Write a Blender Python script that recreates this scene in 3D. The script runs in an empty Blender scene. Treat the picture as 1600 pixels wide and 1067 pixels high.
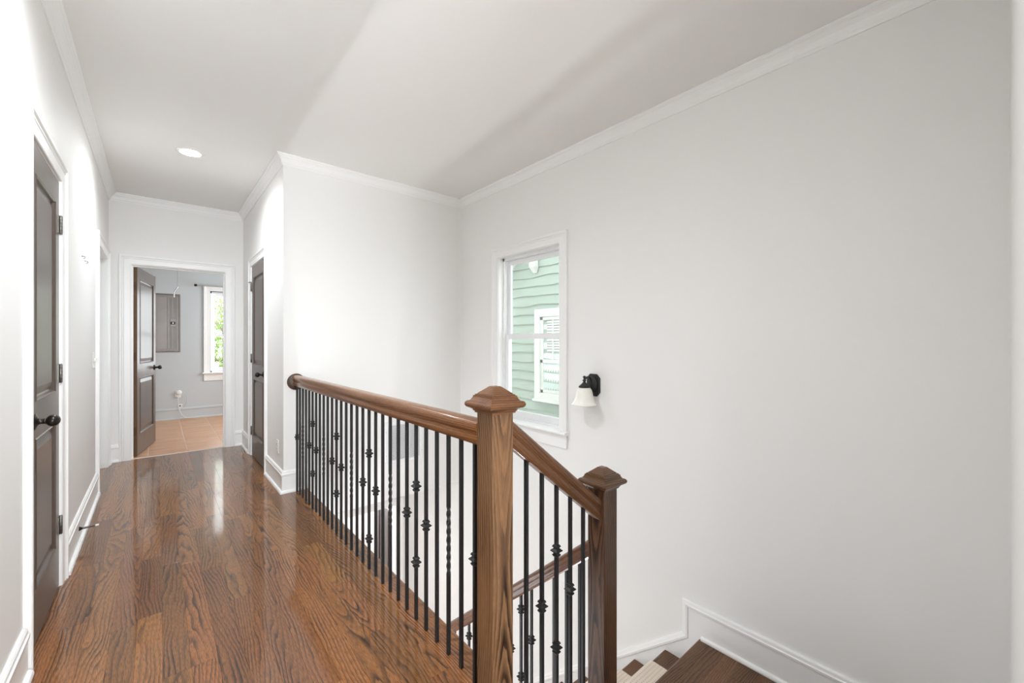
import bpy, math, random
from math import sin, cos, pi, radians as R
from mathutils import Matrix, Vector

SC = bpy.context.scene
COL = SC.collection
rnd = random.Random(7)

# ------------------------------------------------------------------ camera
cam_d = bpy.data.cameras.new('camera')
cam = bpy.data.objects.new('camera', cam_d)
COL.objects.link(cam)
cam_d.sensor_width = 36.0
cam_d.lens = 36.0 * 652.0 / 1600.0
cam_d.clip_start = 0.01
cam.location = (0, 0, 1.23)
cam.rotation_euler = (R(90), 0, -0.7044)
SC.camera = cam

# ------------------------------------------------------------------ exposure, world
SC.view_settings.view_transform = 'Standard'
SC.view_settings.look = 'None'
SC.view_settings.exposure = 1.18
SC.view_settings.gamma = 1.0
SC.view_settings.use_curve_mapping = False
SC.cycles.max_bounces = 14
SC.cycles.diffuse_bounces = 7
SC.cycles.glossy_bounces = 4
SC.cycles.transparent_max_bounces = 12
SC.cycles.sample_clamp_indirect = 6.0
SC.cycles.caustics_reflective = False
SC.cycles.caustics_refractive = False

SKY_STRENGTH = 2.2
world = bpy.data.worlds.new('overcast_sky')
SC.world = world
world.use_nodes = True
wn = world.node_tree
wn.nodes['Background'].inputs['Color'].default_value = (0.93, 0.97, 1.0, 1)
wn.nodes['Background'].inputs['Strength'].default_value = SKY_STRENGTH

# lamps: (name, position, watts, kind)
CAN_HALL = 41.0        # each recessed hall light
CAN_ROOM = 30.0
LOWER_LAMP = 58.0
WARM = (0.885, 0.938, 1.0)
COOL = (0.88, 0.945, 1.0)


def spot(name, loc, watts, size=165, blend=0.5, radius=0.05, color=WARM, parent=None, rot=(0, 0, 0)):
    d = bpy.data.lights.new(name, 'SPOT')
    d.energy = watts
    d.spot_size = R(size)
    d.spot_blend = blend
    d.shadow_soft_size = radius
    d.color = color
    o = bpy.data.objects.new(name, d)
    COL.objects.link(o)
    o.location = loc
    o.rotation_euler = rot
    if parent:
        o.parent = parent
    return o


def area(name, loc, watts, sx, sy, rot, color=COOL):
    d = bpy.data.lights.new(name, 'AREA')
    d.shape = 'RECTANGLE'
    d.size, d.size_y = sx, sy
    d.energy = watts
    d.color = color
    o = bpy.data.objects.new(name, d)
    COL.objects.link(o)
    o.location = loc
    o.rotation_euler = rot
    return o


def bulb(name, loc, watts, radius=0.1, color=WARM):
    d = bpy.data.lights.new(name, 'POINT')
    d.energy = watts
    d.shadow_soft_size = radius
    d.color = color
    o = bpy.data.objects.new(name, d)
    COL.objects.link(o)
    o.location = loc
    return o


# fill lights added for the hall, tiled room and lower storey, plus the lower hall lamp
area('rear_hall_fill', (0.22, -2.62, 1.45), 50, 0.9, 1.4, (R(90), 0, 0))  # added soft fill from behind the camera
area('end_room_fill', (2.44, 7.3, 1.5), 21, 1.2, 1.4, (R(90), 0, R(90)))  # added fill brightening the tiled room; this side wall has no window
area('lower_hall_fill', (0.2, 3.0, -1.6), 14, 1.2, 1.8, (R(90), 0, R(-90)))  # broad fill added to lift the lower hall; no door stands here
bulb('lower_hall_lamp', (1.18, 1.5, -2.45), LOWER_LAMP, 0.06, (0.92, 0.955, 1.0))
bulb('lower_room_fill', (1.9, 5.8, -0.7), 18, 0.12, (1.0, 0.95, 0.97))  # unseen point light added to brighten the room behind the dark door


# ------------------------------------------------------------------ materials
def nt_new(name):
    m = bpy.data.materials.new(name)
    m.use_nodes = True
    t = m.node_tree
    return m, t, t.nodes['Principled BSDF']


def N(t, typ, **kw):
    n = t.nodes.new(typ)
    for k, v in kw.items():
        setattr(n, k, v)
    return n


def mth(t, op, a, b=None, c=None):
    n = t.nodes.new('ShaderNodeMath')
    n.operation = op
    for i, v in enumerate((a, b, c)):
        if v is None:
            continue
        if isinstance(v, (int, float)):
            n.inputs[i].default_value = v
        else:
            t.links.new(v, n.inputs[i])
    return n.outputs[0]


def plain(name, col, rough=0.5, metal=0.0, spec=0.5, coat=0.0, coat_r=0.1, bump=0.0, bscale=60.0, var=0.0, vscale=3.0):
    m, t, b = nt_new(name)
    b.inputs['Base Color'].default_value = (*col, 1)
    b.inputs['Roughness'].default_value = rough
    b.inputs['Metallic'].default_value = metal
    b.inputs['Specular IOR Level'].default_value = spec
    b.inputs['Coat Weight'].default_value = coat
    b.inputs['Coat Roughness'].default_value = coat_r
    if bump or var:
        tc = N(t, 'ShaderNodeTexCoord')
    if bump:
        n = N(t, 'ShaderNodeTexNoise')
        n.inputs['Scale'].default_value = bscale
        n.inputs['Detail'].default_value = 3
        t.links.new(tc.outputs['Object'], n.inputs['Vector'])
        bp = N(t, 'ShaderNodeBump')
        bp.inputs['Strength'].default_value = bump
        bp.inputs['Distance'].default_value = 0.002
        t.links.new(n.outputs['Fac'], bp.inputs['Height'])
        t.links.new(bp.outputs['Normal'], b.inputs['Normal'])
    if var:
        n = N(t, 'ShaderNodeTexNoise')
        n.inputs['Scale'].default_value = vscale
        n.inputs['Detail'].default_value = 4
        t.links.new(tc.outputs['Object'], n.inputs['Vector'])
        mx = N(t, 'ShaderNodeMix', data_type='RGBA')
        mx.inputs['A'].default_value = (*[c * (1 - var) for c in col], 1)
        mx.inputs['B'].default_value = (*[min(1, c * (1 + var)) for c in col], 1)
        t.links.new(n.outputs['Fac'], mx.inputs['Factor'])
        t.links.new(mx.outputs['Result'], b.inputs['Base Color'])
    return m


def wood(name, axis, light, dark, freq=170.0, a_off=None, b_off=None, slope=None, bow=0.0, l0=0.0,
         spread=0.26, warp=0.03, tone=0.35, rough=0.33, coat=0.5, coat_r=0.12, hue=0.0, pores=0.5, sharp=0.42, hold=0.06):
    """Oak sawn from a tapering log: growth rings around a wandering axis. Lengthwise along axis."""
    m, t, b = nt_new(name)
    tc = N(t, 'ShaderNodeTexCoord')
    sp = N(t, 'ShaderNodeSeparateXYZ')
    t.links.new(tc.outputs['Object'], sp.inputs[0])
    X, Y, Z = sp.outputs
    a, bb, l = {'Y': (X, Z, Y), 'X': (Y, Z, X), 'Z': (X, Y, Z)}[axis]
    oi = N(t, 'ShaderNodeObjectInfo')
    wnz = N(t, 'ShaderNodeTexWhiteNoise', noise_dimensions='1D')
    t.links.new(mth(t, 'MULTIPLY', oi.outputs['Random'], 913.7), wnz.inputs['W'])
    rs = N(t, 'ShaderNodeSeparateColor')
    t.links.new(wnz.outputs['Color'], rs.inputs[0])
    r1, r2, r3 = rs.outputs
    r4 = oi.outputs['Random']
    # low frequency wander of the log axis
    lo = mth(t, 'ADD', l, mth(t, 'MULTIPLY', r3, 37.0))
    cv = N(t, 'ShaderNodeCombineXYZ')
    t.links.new(mth(t, 'MULTIPLY', a, 9.0), cv.inputs[0])
    t.links.new(mth(t, 'MULTIPLY', bb, 9.0), cv.inputs[1])
    t.links.new(mth(t, 'MULTIPLY', lo, 1.7), cv.inputs[2])
    nz = N(t, 'ShaderNodeTexNoise')
    nz.inputs['Scale'].default_value = 1.0
    nz.inputs['Detail'].default_value = 2.5
    t.links.new(cv.outputs[0], nz.inputs['Vector'])
    ns = N(t, 'ShaderNodeSeparateColor')
    t.links.new(nz.outputs['Color'], ns.inputs[0])
    wa = mth(t, 'MULTIPLY', mth(t, 'SUBTRACT', ns.outputs[0], 0.5), warp * 2)
    wb = mth(t, 'MULTIPLY', mth(t, 'SUBTRACT', ns.outputs[1], 0.5), warp * 2)
    if a_off is None:
        ao = mth(t, 'MULTIPLY', mth(t, 'SUBTRACT', r1, 0.5), spread)
        bo = mth(t, 'ADD', mth(t, 'MULTIPLY', r2, 0.07), 0.012)
    else:
        ao, bo = a_off, b_off
    aa = mth(t, 'ADD', mth(t, 'ADD', a, ao), wa)
    b2 = mth(t, 'ADD', mth(t, 'ADD', bb, bo), wb)
    rad = mth(t, 'SQRT', mth(t, 'ADD', mth(t, 'MULTIPLY', aa, aa), mth(t, 'MULTIPLY', b2, b2)))
    if slope is None:
        sl = mth(t, 'MULTIPLY', mth(t, 'SUBTRACT', r4, 0.5), 0.16)
    else:
        sl = slope
    u = mth(t, 'ADD', rad, mth(t, 'MULTIPLY', l, sl))
    if bow:
        d0 = mth(t, 'SUBTRACT', l, l0)
        u = mth(t, 'ADD', u, mth(t, 'MULTIPLY', mth(t, 'MULTIPLY', d0, d0), bow))
    # fine irregularity of the ring edges
    cv2 = N(t, 'ShaderNodeCombineXYZ')
    t.links.new(mth(t, 'MULTIPLY', a, 120.0), cv2.inputs[0])
    t.links.new(mth(t, 'MULTIPLY', bb, 120.0), cv2.inputs[1])
    t.links.new(mth(t, 'MULTIPLY', lo, 9.0), cv2.inputs[2])
    n2 = N(t, 'ShaderNodeTexNoise')
    n2.inputs['Scale'].default_value = 1.0
    n2.inputs['Detail'].default_value = 2.0
    t.links.new(cv2.outputs[0], n2.inputs['Vector'])
    ph = mth(t, 'ADD', mth(t, 'MULTIPLY', u, freq), mth(t, 'MULTIPLY', n2.outputs['Fac'], 0.55))
    fr = mth(t, 'FRACT', ph)
    cr = N(t, 'ShaderNodeValToRGB')
    e = cr.color_ramp.elements
    e[0].position, e[0].color = 0.0, (0, 0, 0, 1)
    e[1].position, e[1].color = sharp, (0.72, 0.72, 0.72, 1)
    k = e.new(hold); k.color = (0.02, 0.02, 0.02, 1)
    k = e.new(0.75); k.color = (1, 1, 1, 1)
    k = e.new(0.93); k.color = (0.86, 0.86, 0.86, 1)
    k = e.new(1.0); k.color = (0.05, 0.05, 0.05, 1)
    t.links.new(fr, cr.inputs[0])
    # ring strength differs along the board
    cv4 = N(t, 'ShaderNodeCombineXYZ')
    t.links.new(mth(t, 'MULTIPLY', a, 14.0), cv4.inputs[0])
    t.links.new(mth(t, 'MULTIPLY', bb, 14.0), cv4.inputs[1])
    t.links.new(mth(t, 'MULTIPLY', lo, 2.0), cv4.inputs[2])
    n4 = N(t, 'ShaderNodeTexNoise')
    n4.inputs['Scale'].default_value = 1.0
    t.links.new(cv4.outputs[0], n4.inputs['Vector'])
    vis = N(t, 'ShaderNodeMapRange')
    vis.inputs['From Min'].default_value = 0.35
    vis.inputs['From Max'].default_value = 0.62
    vis.inputs['To Min'].default_value = 0.28
    vis.inputs['To Max'].default_value = 1.0
    t.links.new(n4.outputs['Fac'], vis.inputs['Value'])
    ring = mth(t, 'SUBTRACT', 1.0, mth(t, 'MULTIPLY', mth(t, 'SUBTRACT', 1.0, cr.outputs['Color']), vis.outputs[0]))
    # pores: short dark dashes along the grain
    cv3 = N(t, 'ShaderNodeCombineXYZ')
    t.links.new(mth(t, 'MULTIPLY', a, 520.0), cv3.inputs[0])
    t.links.new(mth(t, 'MULTIPLY', bb, 520.0), cv3.inputs[1])
    t.links.new(mth(t, 'MULTIPLY', lo, 34.0), cv3.inputs[2])
    n3 = N(t, 'ShaderNodeTexNoise')
    n3.inputs['Scale'].default_value = 1.0
    n3.inputs['Detail'].default_value = 2.0
    t.links.new(cv3.outputs[0], n3.inputs['Vector'])
    pr = N(t, 'ShaderNodeMapRange')
    pr.inputs['From Min'].default_value = 0.36
    pr.inputs['From Max'].default_value = 0.56
    pr.inputs['To Min'].default_value = 1.0 - pores
    pr.inputs['To Max'].default_value = 1.0
    t.links.new(n3.outputs['Fac'], pr.inputs['Value'])
    f = mth(t, 'MULTIPLY', ring, pr.outputs[0])
    mx = N(t, 'ShaderNodeMix', data_type='RGBA')
    mx.inputs['A'].default_value = (*dark, 1)
    mx.inputs['B'].default_value = (*light, 1)
    t.links.new(f, mx.inputs['Factor'])
    hs = N(t, 'ShaderNodeHueSaturation')
    t.links.new(mx.outputs['Result'], hs.inputs['Color'])
    t.links.new(mth(t, 'ADD', mth(t, 'MULTIPLY', r1, tone * 2), 1.0 - tone), hs.inputs['Value'])
    t.links.new(mth(t, 'ADD', mth(t, 'MULTIPLY', mth(t, 'SUBTRACT', r2, 0.5), 0.010), 0.5 + hue), hs.inputs['Hue'])
    hs.inputs['Saturation'].default_value = 1.0
    t.links.new(hs.outputs['Color'], b.inputs['Base Color'])
    b.inputs['Roughness'].default_value = rough
    b.inputs['Specular IOR Level'].default_value = 0.25
    b.inputs['Coat Weight'].default_value = coat
    b.inputs['Coat Roughness'].default_value = coat_r
    bp = N(t, 'ShaderNodeBump')
    bp.inputs['Strength'].default_value = 0.22
    bp.inputs['Distance'].default_value = 0.0006
    t.links.new(f, bp.inputs['Height'])
    t.links.new(bp.outputs['Normal'], b.inputs['Normal'])
    return m


def glass_mat(name, tint=(1, 1, 1), refl=0.5):
    m = bpy.data.materials.new(name)
    m.use_nodes = True
    t = m.node_tree
    t.nodes.remove(t.nodes['Principled BSDF'])
    out = t.nodes['Material Output']
    tr = N(t, 'ShaderNodeBsdfTransparent')
    tr.inputs['Color'].default_value = (*tint, 1)
    gl = N(t, 'ShaderNodeBsdfGlossy')
    gl.inputs['Roughness'].default_value = 0.02
    fr = N(t, 'ShaderNodeFresnel')
    fr.inputs['IOR'].default_value = 1.45
    mx = N(t, 'ShaderNodeMixShader')
    t.links.new(mth(t, 'MULTIPLY', fr.outputs[0], refl), mx.inputs[0])
    t.links.new(tr.outputs[0], mx.inputs[1])
    t.links.new(gl.outputs[0], mx.inputs[2])
    t.links.new(mx.outputs[0], out.inputs['Surface'])
    return m


def emit(name, col, strength):
    m, t, b = nt_new(name)
    b.inputs['Base Color'].default_value = (*col, 1)
    b.inputs['Emission Color'].default_value = (*col, 1)
    b.inputs['Emission Strength'].default_value = strength
    return m


LIGHT_OAK, DARK_OAK = (0.285, 0.115, 0.032), (0.026, 0.010, 0.0045)
M = {}
M['wall'] = plain('wall_paint', (0.83, 0.825, 0.81), 0.62, bump=0.05, bscale=180)
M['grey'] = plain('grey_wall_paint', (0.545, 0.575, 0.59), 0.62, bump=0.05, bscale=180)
M['ceil'] = plain('ceiling_paint', (0.83, 0.822, 0.805), 0.8, bump=0.04, bscale=140)
M['trim'] = plain('white_trim_paint', (0.86, 0.86, 0.85), 0.32, bump=0.02, bscale=90)
M['oak'] = wood('oak_floor', 'Y', LIGHT_OAK, DARK_OAK, freq=84, tone=0.3, hold=0.09, warp=0.045, pores=0.6, rough=0.38, coat=0.7, coat_r=0.085)
M['oakx'] = wood('oak_landing', 'X', (0.185, 0.085, 0.037), (0.022, 0.010, 0.006), freq=105, coat=0.25, tone=0.2)
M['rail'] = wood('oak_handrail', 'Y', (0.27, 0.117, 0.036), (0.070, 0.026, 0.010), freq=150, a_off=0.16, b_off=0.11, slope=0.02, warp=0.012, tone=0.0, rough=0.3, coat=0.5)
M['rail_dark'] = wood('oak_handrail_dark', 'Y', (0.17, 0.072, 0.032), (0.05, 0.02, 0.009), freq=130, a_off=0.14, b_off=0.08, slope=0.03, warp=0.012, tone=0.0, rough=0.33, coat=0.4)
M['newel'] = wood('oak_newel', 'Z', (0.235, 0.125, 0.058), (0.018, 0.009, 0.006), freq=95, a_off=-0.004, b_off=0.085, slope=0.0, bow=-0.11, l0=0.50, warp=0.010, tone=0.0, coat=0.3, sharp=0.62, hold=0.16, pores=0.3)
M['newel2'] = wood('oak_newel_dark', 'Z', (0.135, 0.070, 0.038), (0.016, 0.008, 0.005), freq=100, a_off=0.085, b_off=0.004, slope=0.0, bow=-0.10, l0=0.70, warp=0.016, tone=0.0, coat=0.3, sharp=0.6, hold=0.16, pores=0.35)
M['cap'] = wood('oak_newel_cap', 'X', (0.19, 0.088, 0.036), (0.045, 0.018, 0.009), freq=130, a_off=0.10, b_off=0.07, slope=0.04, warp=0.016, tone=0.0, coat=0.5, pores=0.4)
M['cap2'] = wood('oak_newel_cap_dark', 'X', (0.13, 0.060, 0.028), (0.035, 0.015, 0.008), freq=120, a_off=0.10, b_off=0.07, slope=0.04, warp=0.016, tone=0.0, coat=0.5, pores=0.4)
M['iron'] = plain('black_iron', (0.012, 0.012, 0.013), 0.5, 0.0, 0.5, bump=0.05, bscale=300)
M['bronze'] = plain('oil_rubbed_bronze', (0.035, 0.03, 0.027), 0.28, 0.75, var=0.2, vscale=40)
M['hinge'] = plain('dark_nickel_hinge', (0.20, 0.19, 0.175), 0.33, 0.9)
M['hinge_brown'] = plain('brown_bronze_hinge', (0.11, 0.065, 0.04), 0.4, 0.8, var=0.3, vscale=60)
M['door'] = wood('brown_stained_door', 'Z', (0.108, 0.080, 0.066), (0.076, 0.055, 0.044), freq=260, a_off=0.3, b_off=0.2, slope=0.01, warp=0.02, tone=0.0, rough=0.36, coat=0.35, coat_r=0.22, pores=0.15)
M['door_edge'] = plain('stained_door_edge', (0.12, 0.062, 0.025), 0.4, var=0.25, vscale=8)
M['dark_door'] = plain('dark_lower_door', (0.018, 0.014, 0.014), 0.3, coat=0.4, var=0.2, vscale=9)
M['white'] = plain('white_plastic', (0.82, 0.82, 0.80), 0.35)
M['slot'] = plain('dark_slot', (0.03, 0.03, 0.03), 0.6)
M['vent'] = plain('white_enamel', (0.84, 0.845, 0.85), 0.4)
M['steel'] = plain('brushed_steel', (0.45, 0.44, 0.43), 0.35, 0.9)
M['panel'] = plain('taupe_panel_enamel', (0.21, 0.185, 0.172), 0.35, 0.35, var=0.18, vscale=6)
M['grout'] = plain('pale_grout', (0.74, 0.62, 0.52), 0.8)
M['sill'] = plain('pale_threshold', (0.70, 0.60, 0.52), 0.4)
M['lens'] = emit('lamp_lens', (1.0, 0.97, 0.92), 30.0)
M['rubber'] = plain('white_rubber', (0.80, 0.78, 0.75), 0.6)
M['glass'] = glass_mat('window_glass', (0.97, 0.985, 0.98), 0.35)
M['vinyl'] = plain('white_vinyl', (0.85, 0.86, 0.87), 0.3)
M['siding'] = plain('sage_green_siding', (0.30, 0.365, 0.31), 0.75, bump=0.25, bscale=25, var=0.07, vscale=2.0)
M['ext_white'] = plain('exterior_white', (0.62, 0.63, 0.60), 0.6)
M['ext_cream'] = plain('exterior_cream', (0.52, 0.48, 0.38), 0.6)
M['ext_wall'] = plain('exterior_pale', (0.75, 0.75, 0.72), 0.8)
M['shingle'] = plain('roof_shingle', (0.16, 0.15, 0.15), 0.9, var=0.3, vscale=9)
M['leaf'] = plain('leaf_green', (0.20, 0.30, 0.07), 0.6, var=0.45, vscale=1.5)
M['bark'] = plain('bark', (0.22, 0.17, 0.13), 0.9, var=0.3, vscale=8)
M['ground'] = plain('pale_ground', (0.40, 0.40, 0.33), 0.95, var=0.2, vscale=0.6)
M['cloth'] = plain('white_towel', (0.86, 0.85, 0.86), 0.9, bump=0.4, bscale=200)
M['curtain'] = plain('sheer_curtain', (0.72, 0.83, 0.83), 0.8)
M['shutter'] = plain('louver_white', (0.70, 0.74, 0.70), 0.6)
M['carpet_floor'] = plain('lower_floor_oak', (0.24, 0.13, 0.07), 0.35, var=0.2, vscale=2)


def shade_mat():
    m, t, b = nt_new('frosted_shade_glass')
    b.inputs['Base Color'].default_value = (0.86, 0.84, 0.77, 1)
    b.inputs['Roughness'].default_value = 0.25
    b.inputs['Subsurface Weight'].default_value = 0.35
    b.inputs['Subsurface Radius'].default_value = (0.02, 0.02, 0.018)
    b.inputs['Subsurface Scale'].default_value = 0.5
    return m


M['shade'] = shade_mat()


def tile_mat():
    m, t, b = nt_new('terracotta_tile')
    tc = N(t, 'ShaderNodeTexCoord')
    mp = N(t, 'ShaderNodeMapping')
    mp.inputs['Scale'].default_value = (2.0, 9.0, 1.0)
    oi = N(t, 'ShaderNodeObjectInfo')
    cv = N(t, 'ShaderNodeCombineXYZ')
    t.links.new(mth(t, 'MULTIPLY', oi.outputs['Random'], 31.0), cv.inputs[0])
    t.links.new(cv.outputs[0], mp.inputs['Location'])
    t.links.new(tc.outputs['Object'], mp.inputs['Vector'])
    n = N(t, 'ShaderNodeTexNoise')
    n.inputs['Scale'].default_value = 1.4
    n.inputs['Detail'].default_value = 5
    t.links.new(mp.outputs[0], n.inputs['Vector'])
    cr = N(t, 'ShaderNodeValToRGB')
    cr.color_ramp.elements[0].position = 0.3
    cr.color_ramp.elements[0].color = (0.49, 0.24, 0.115, 1)
    cr.color_ramp.elements[1].position = 0.7
    cr.color_ramp.elements[1].color = (0.66, 0.37, 0.205, 1)
    t.links.new(n.outputs['Fac'], cr.inputs[0])
    t.links.new(cr.outputs[0], b.inputs['Base Color'])
    b.inputs['Roughness'].default_value = 0.3
    bp = N(t, 'ShaderNodeBump')
    bp.inputs['Strength'].default_value = 0.25
    bp.inputs['Distance'].default_value = 0.004
    t.links.new(n.outputs['Fac'], bp.inputs['Height'])
    t.links.new(bp.outputs['Normal'], b.inputs['Normal'])
    return m


M['tile'] = tile_mat()


def runner_mat():
    """Cream flat weave: lines across the stair with rows of little dashes."""
    m, t, b = nt_new('cream_runner')
    tc = N(t, 'ShaderNodeTexCoord')
    uv = N(t, 'ShaderNodeSeparateXYZ')
    t.links.new(tc.outputs['UV'], uv.inputs[0])
    U, V = uv.outputs[0], uv.outputs[1]
    row = mth(t, 'MULTIPLY', V, 1 / 0.021)
    fv = mth(t, 'FRACT', row)
    odd = mth(t, 'MULTIPLY', mth(t, 'MODULO', mth(t, 'FLOOR', row), 2.0), 0.5)
    fu = mth(t, 'FRACT', mth(t, 'ADD', mth(t, 'MULTIPLY', U, 1 / 0.016), odd))
    dash = mth(t, 'MULTIPLY', mth(t, 'LESS_THAN', mth(t, 'ABSOLUTE', mth(t, 'SUBTRACT', fv, 0.5)), 0.16),
               mth(t, 'LESS_THAN', fu, 0.55))
    rib = mth(t, 'MULTIPLY', mth(t, 'SINE', mth(t, 'MULTIPLY', V, 2 * pi / 0.007)), 0.5)
    n = N(t, 'ShaderNodeTexNoise')
    n.inputs['Scale'].default_value = 160
    t.links.new(tc.outputs['Object'], n.inputs['Vector'])
    mx = N(t, 'ShaderNodeMix', data_type='RGBA')
    mx.inputs['A'].default_value = (0.80, 0.70, 0.60, 1)
    mx.inputs['B'].default_value = (0.58, 0.47, 0.37, 1)
    t.links.new(mth(t, 'MULTIPLY', dash, 0.8), mx.inputs['Factor'])
    t.links.new(mx.outputs['Result'], b.inputs['Base Color'])
    b.inputs['Roughness'].default_value = 0.95
    bp = N(t, 'ShaderNodeBump')
    bp.inputs['Strength'].default_value = 0.6
    bp.inputs['Distance'].default_value = 0.003
    t.links.new(mth(t, 'ADD', rib, mth(t, 'MULTIPLY', n.outputs['Fac'], 1.0)), bp.inputs['Height'])
    t.links.new(bp.outputs['Normal'], b.inputs['Normal'])
    return m


M['runner'] = runner_mat()


# ------------------------------------------------------------------ mesh helpers
class MB:
    def __init__(self):
        self.v, self.f, self.sm = [], [], []

    def add(self, verts, faces, smooth=False):
        o = len(self.v)
        self.v += [tuple(p) for p in verts]
        for f in faces:
            self.f.append(tuple(i + o for i in f))
            self.sm.append(smooth)
        return self

    def box(self, x0, x1, y0, y1, z0, z1):
        vs = [(x, y, z) for z in (z0, z1) for x, y in ((x0, y0), (x1, y0), (x1, y1), (x0, y1))]
        return self.add(vs, [(3, 2, 1, 0), (4, 5, 6, 7), (0, 1, 5, 4), (1, 2, 6, 5), (2, 3, 7, 6), (3, 0, 4, 7)])

    def cbox(self, x0, x1, y0, y1, z0, z1, c=0.004):
        """box with all twelve edges chamfered"""
        xs, ys, zs = (x0, x1), (y0, y1), (z0, z1)
        sx = (1, -1)
        V, idx = [], {}
        for i in (0, 1):
            for j in (0, 1):
                for k in (0, 1):
                    for ax in range(3):
                        p = [xs[i], ys[j], zs[k]]
                        s = [sx[i], sx[j], sx[k]]
                        for q in range(3):
                            if q != ax:
                                p[q] += s[q] * c
                        idx[(i, j, k, ax)] = len(V)
                        V.append(tuple(p))
        F = []
        I = lambda i, j, k, a: idx[(i, j, k, a)]
        for i in (0, 1):
            F.append([I(i, 0, 0, 0), I(i, 1, 0, 0), I(i, 1, 1, 0), I(i, 0, 1, 0)])
            F.append([I(0, i, 0, 1), I(1, i, 0, 1), I(1, i, 1, 1), I(0, i, 1, 1)])
            F.append([I(0, 0, i, 2), I(1, 0, i, 2), I(1, 1, i, 2), I(0, 1, i, 2)])
        for i in (0, 1):
            for j in (0, 1):
                F.append([I(i, j, 0, 0), I(i, j, 1, 0), I(i, j, 1, 1), I(i, j, 0, 1)])
                F.append([I(i, 0, j, 0), I(i, 1, j, 0), I(i, 1, j, 2), I(i, 0, j, 2)])
                F.append([I(0, i, j, 1), I(1, i, j, 1), I(1, i, j, 2), I(0, i, j, 2)])
                for k in (0, 1):
                    F.append([I(i, j, k, 0), I(i, j, k, 1), I(i, j, k, 2)])
        c0 = Vector(((x0 + x1) / 2, (y0 + y1) / 2, (z0 + z1) / 2))
        out = []
        for f in F:
            P = [Vector(V[q]) for q in f]
            n = (P[1] - P[0]).cross(P[2] - P[0])
            m = sum(P, Vector()) / len(P) - c0
            out.append(tuple(f) if n.dot(m) > 0 else tuple(reversed(f)))
        return self.add(V, out)

    def loft(self, loops, closed=True, caps=True, smooth=False, cyclic=False):
        n = len(loops[0])
        vs = [p for lp in loops for p in lp]
        fs = []
        m = len(loops)
        for i in range(m if cyclic else m - 1):
            a, b = i * n, ((i + 1) % m) * n
            for j in range(n if closed else n - 1):
                k = (j + 1) % n
                fs.append((a + j, a + k, b + k, b + j))
        self.add(vs, fs, smooth)
        if caps and closed and not cyclic:
            self.add(loops[0], [tuple(reversed(range(n)))])
            self.add(loops[-1], [tuple(range(n))])
        return self

    def lathe(self, prof, mat=Matrix(), seg=24, smooth=True):
        loops = []
        for r, h in prof:
            loops.append([mat @ Vector((max(r, 1e-5) * cos(2 * pi * k / seg), max(r, 1e-5) * sin(2 * pi * k / seg), h)) for k in range(seg)])
        return self.loft(loops, smooth=smooth)

    def square(self, prof, cx=0, cy=0):
        """square-section turning: prof = (half width, z)"""
        loops = []
        for r, z in prof:
            loops.append([(cx - r, cy - r, z), (cx + r, cy - r, z), (cx + r, cy + r, z), (cx - r, cy + r, z)])
        return self.loft(loops)

    def tube(self, pts, r, seg=8, smooth=True):
        P = [Vector(p) for p in pts]
        loops = []
        up = Vector((0.13, 0.31, 0.94)).normalized()
        for i, p in enumerate(P):
            d = (P[min(i + 1, len(P) - 1)] - P[max(i - 1, 0)]).normalized()
            s = d.cross(up)
            if s.length < 0.05:
                s = d.cross(Vector((1, 0, 0)))
            s.normalize()
            w = s.cross(d)
            rr = r[i] if isinstance(r, (list, tuple)) else r
            loops.append([p + (s * cos(2 * pi * k / seg) + w * sin(2 * pi * k / seg)) * rr for k in range(seg)])
        return self.loft(loops, smooth=smooth)

    def build(self, name, mat, parent=None, bevel=0.0, **props):
        me = bpy.data.meshes.new(name)
        me.from_pydata(self.v, [], self.f)
        me.polygons.foreach_set('use_smooth', self.sm)
        me.materials.append(mat)
        import bmesh
        bm = bmesh.new()
        bm.from_mesh(me)
        bmesh.ops.recalc_face_normals(bm, faces=bm.faces)
        bm.to_mesh(me)
        bm.free()
        me.update()
        o = bpy.data.objects.new(name, me)
        COL.objects.link(o)
        if parent is not None:
            o.parent = parent
        if bevel:
            b = o.modifiers.new('edge', 'BEVEL')
            b.width = bevel
            b.segments = 2
            b.limit_method = 'ANGLE'
        for k, v in props.items():
            o[k] = v
        return o


def link_copy(src, name, parent=None):
    o = src.copy()
    o.name = name
    COL.objects.link(o)
    o.parent = parent
    return o


def copy_tree(o, parent=None):
    c = o.copy()
    COL.objects.link(c)
    if parent is not None:
        c.parent = parent
    for ch in [q for q in bpy.data.objects if q.parent == o]:
        copy_tree(ch, c)
    return c


def empty(name, loc=(0, 0, 0), rz=0.0, **props):
    o = bpy.data.objects.new(name, None)
    o.empty_display_size = 0.05
    COL.objects.link(o)
    o.location = loc
    o.rotation_euler = (0, 0, rz)
    for k, v in props.items():
        o[k] = v
    return o


def T(o, label, category, group=None, kind=None):
    o['label'], o['category'] = label, category
    if group:
        o['group'] = group
    if kind:
        o['kind'] = kind
    return o


def ST(o, label, category):
    return T(o, label, category, kind='structure')


def strip(path, prof, mapping, mb=None, side=1, closed=False):
    """Sweep closed profile (d, h) along a 2-D path with mitred corners; d goes to the left (side=1) or right (-1)."""
    mb = mb or MB()
    P = [Vector(p) for p in path]
    n = len(P)
    nor = []
    for i in range(n - 1):
        d = (P[i + 1] - P[i]).normalized()
        nor.append(Vector((-d.y, d.x)) * side)
    loops = []
    for i in range(n):
        a = nor[max(i - 1, 0)]
        b = nor[min(i, n - 2)]
        m = (a + b) / (1 + a.dot(b))
        loops.append([mapping(P[i] + m * d, h) for d, h in prof])
    mb.loft(loops)
    return mb


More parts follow.
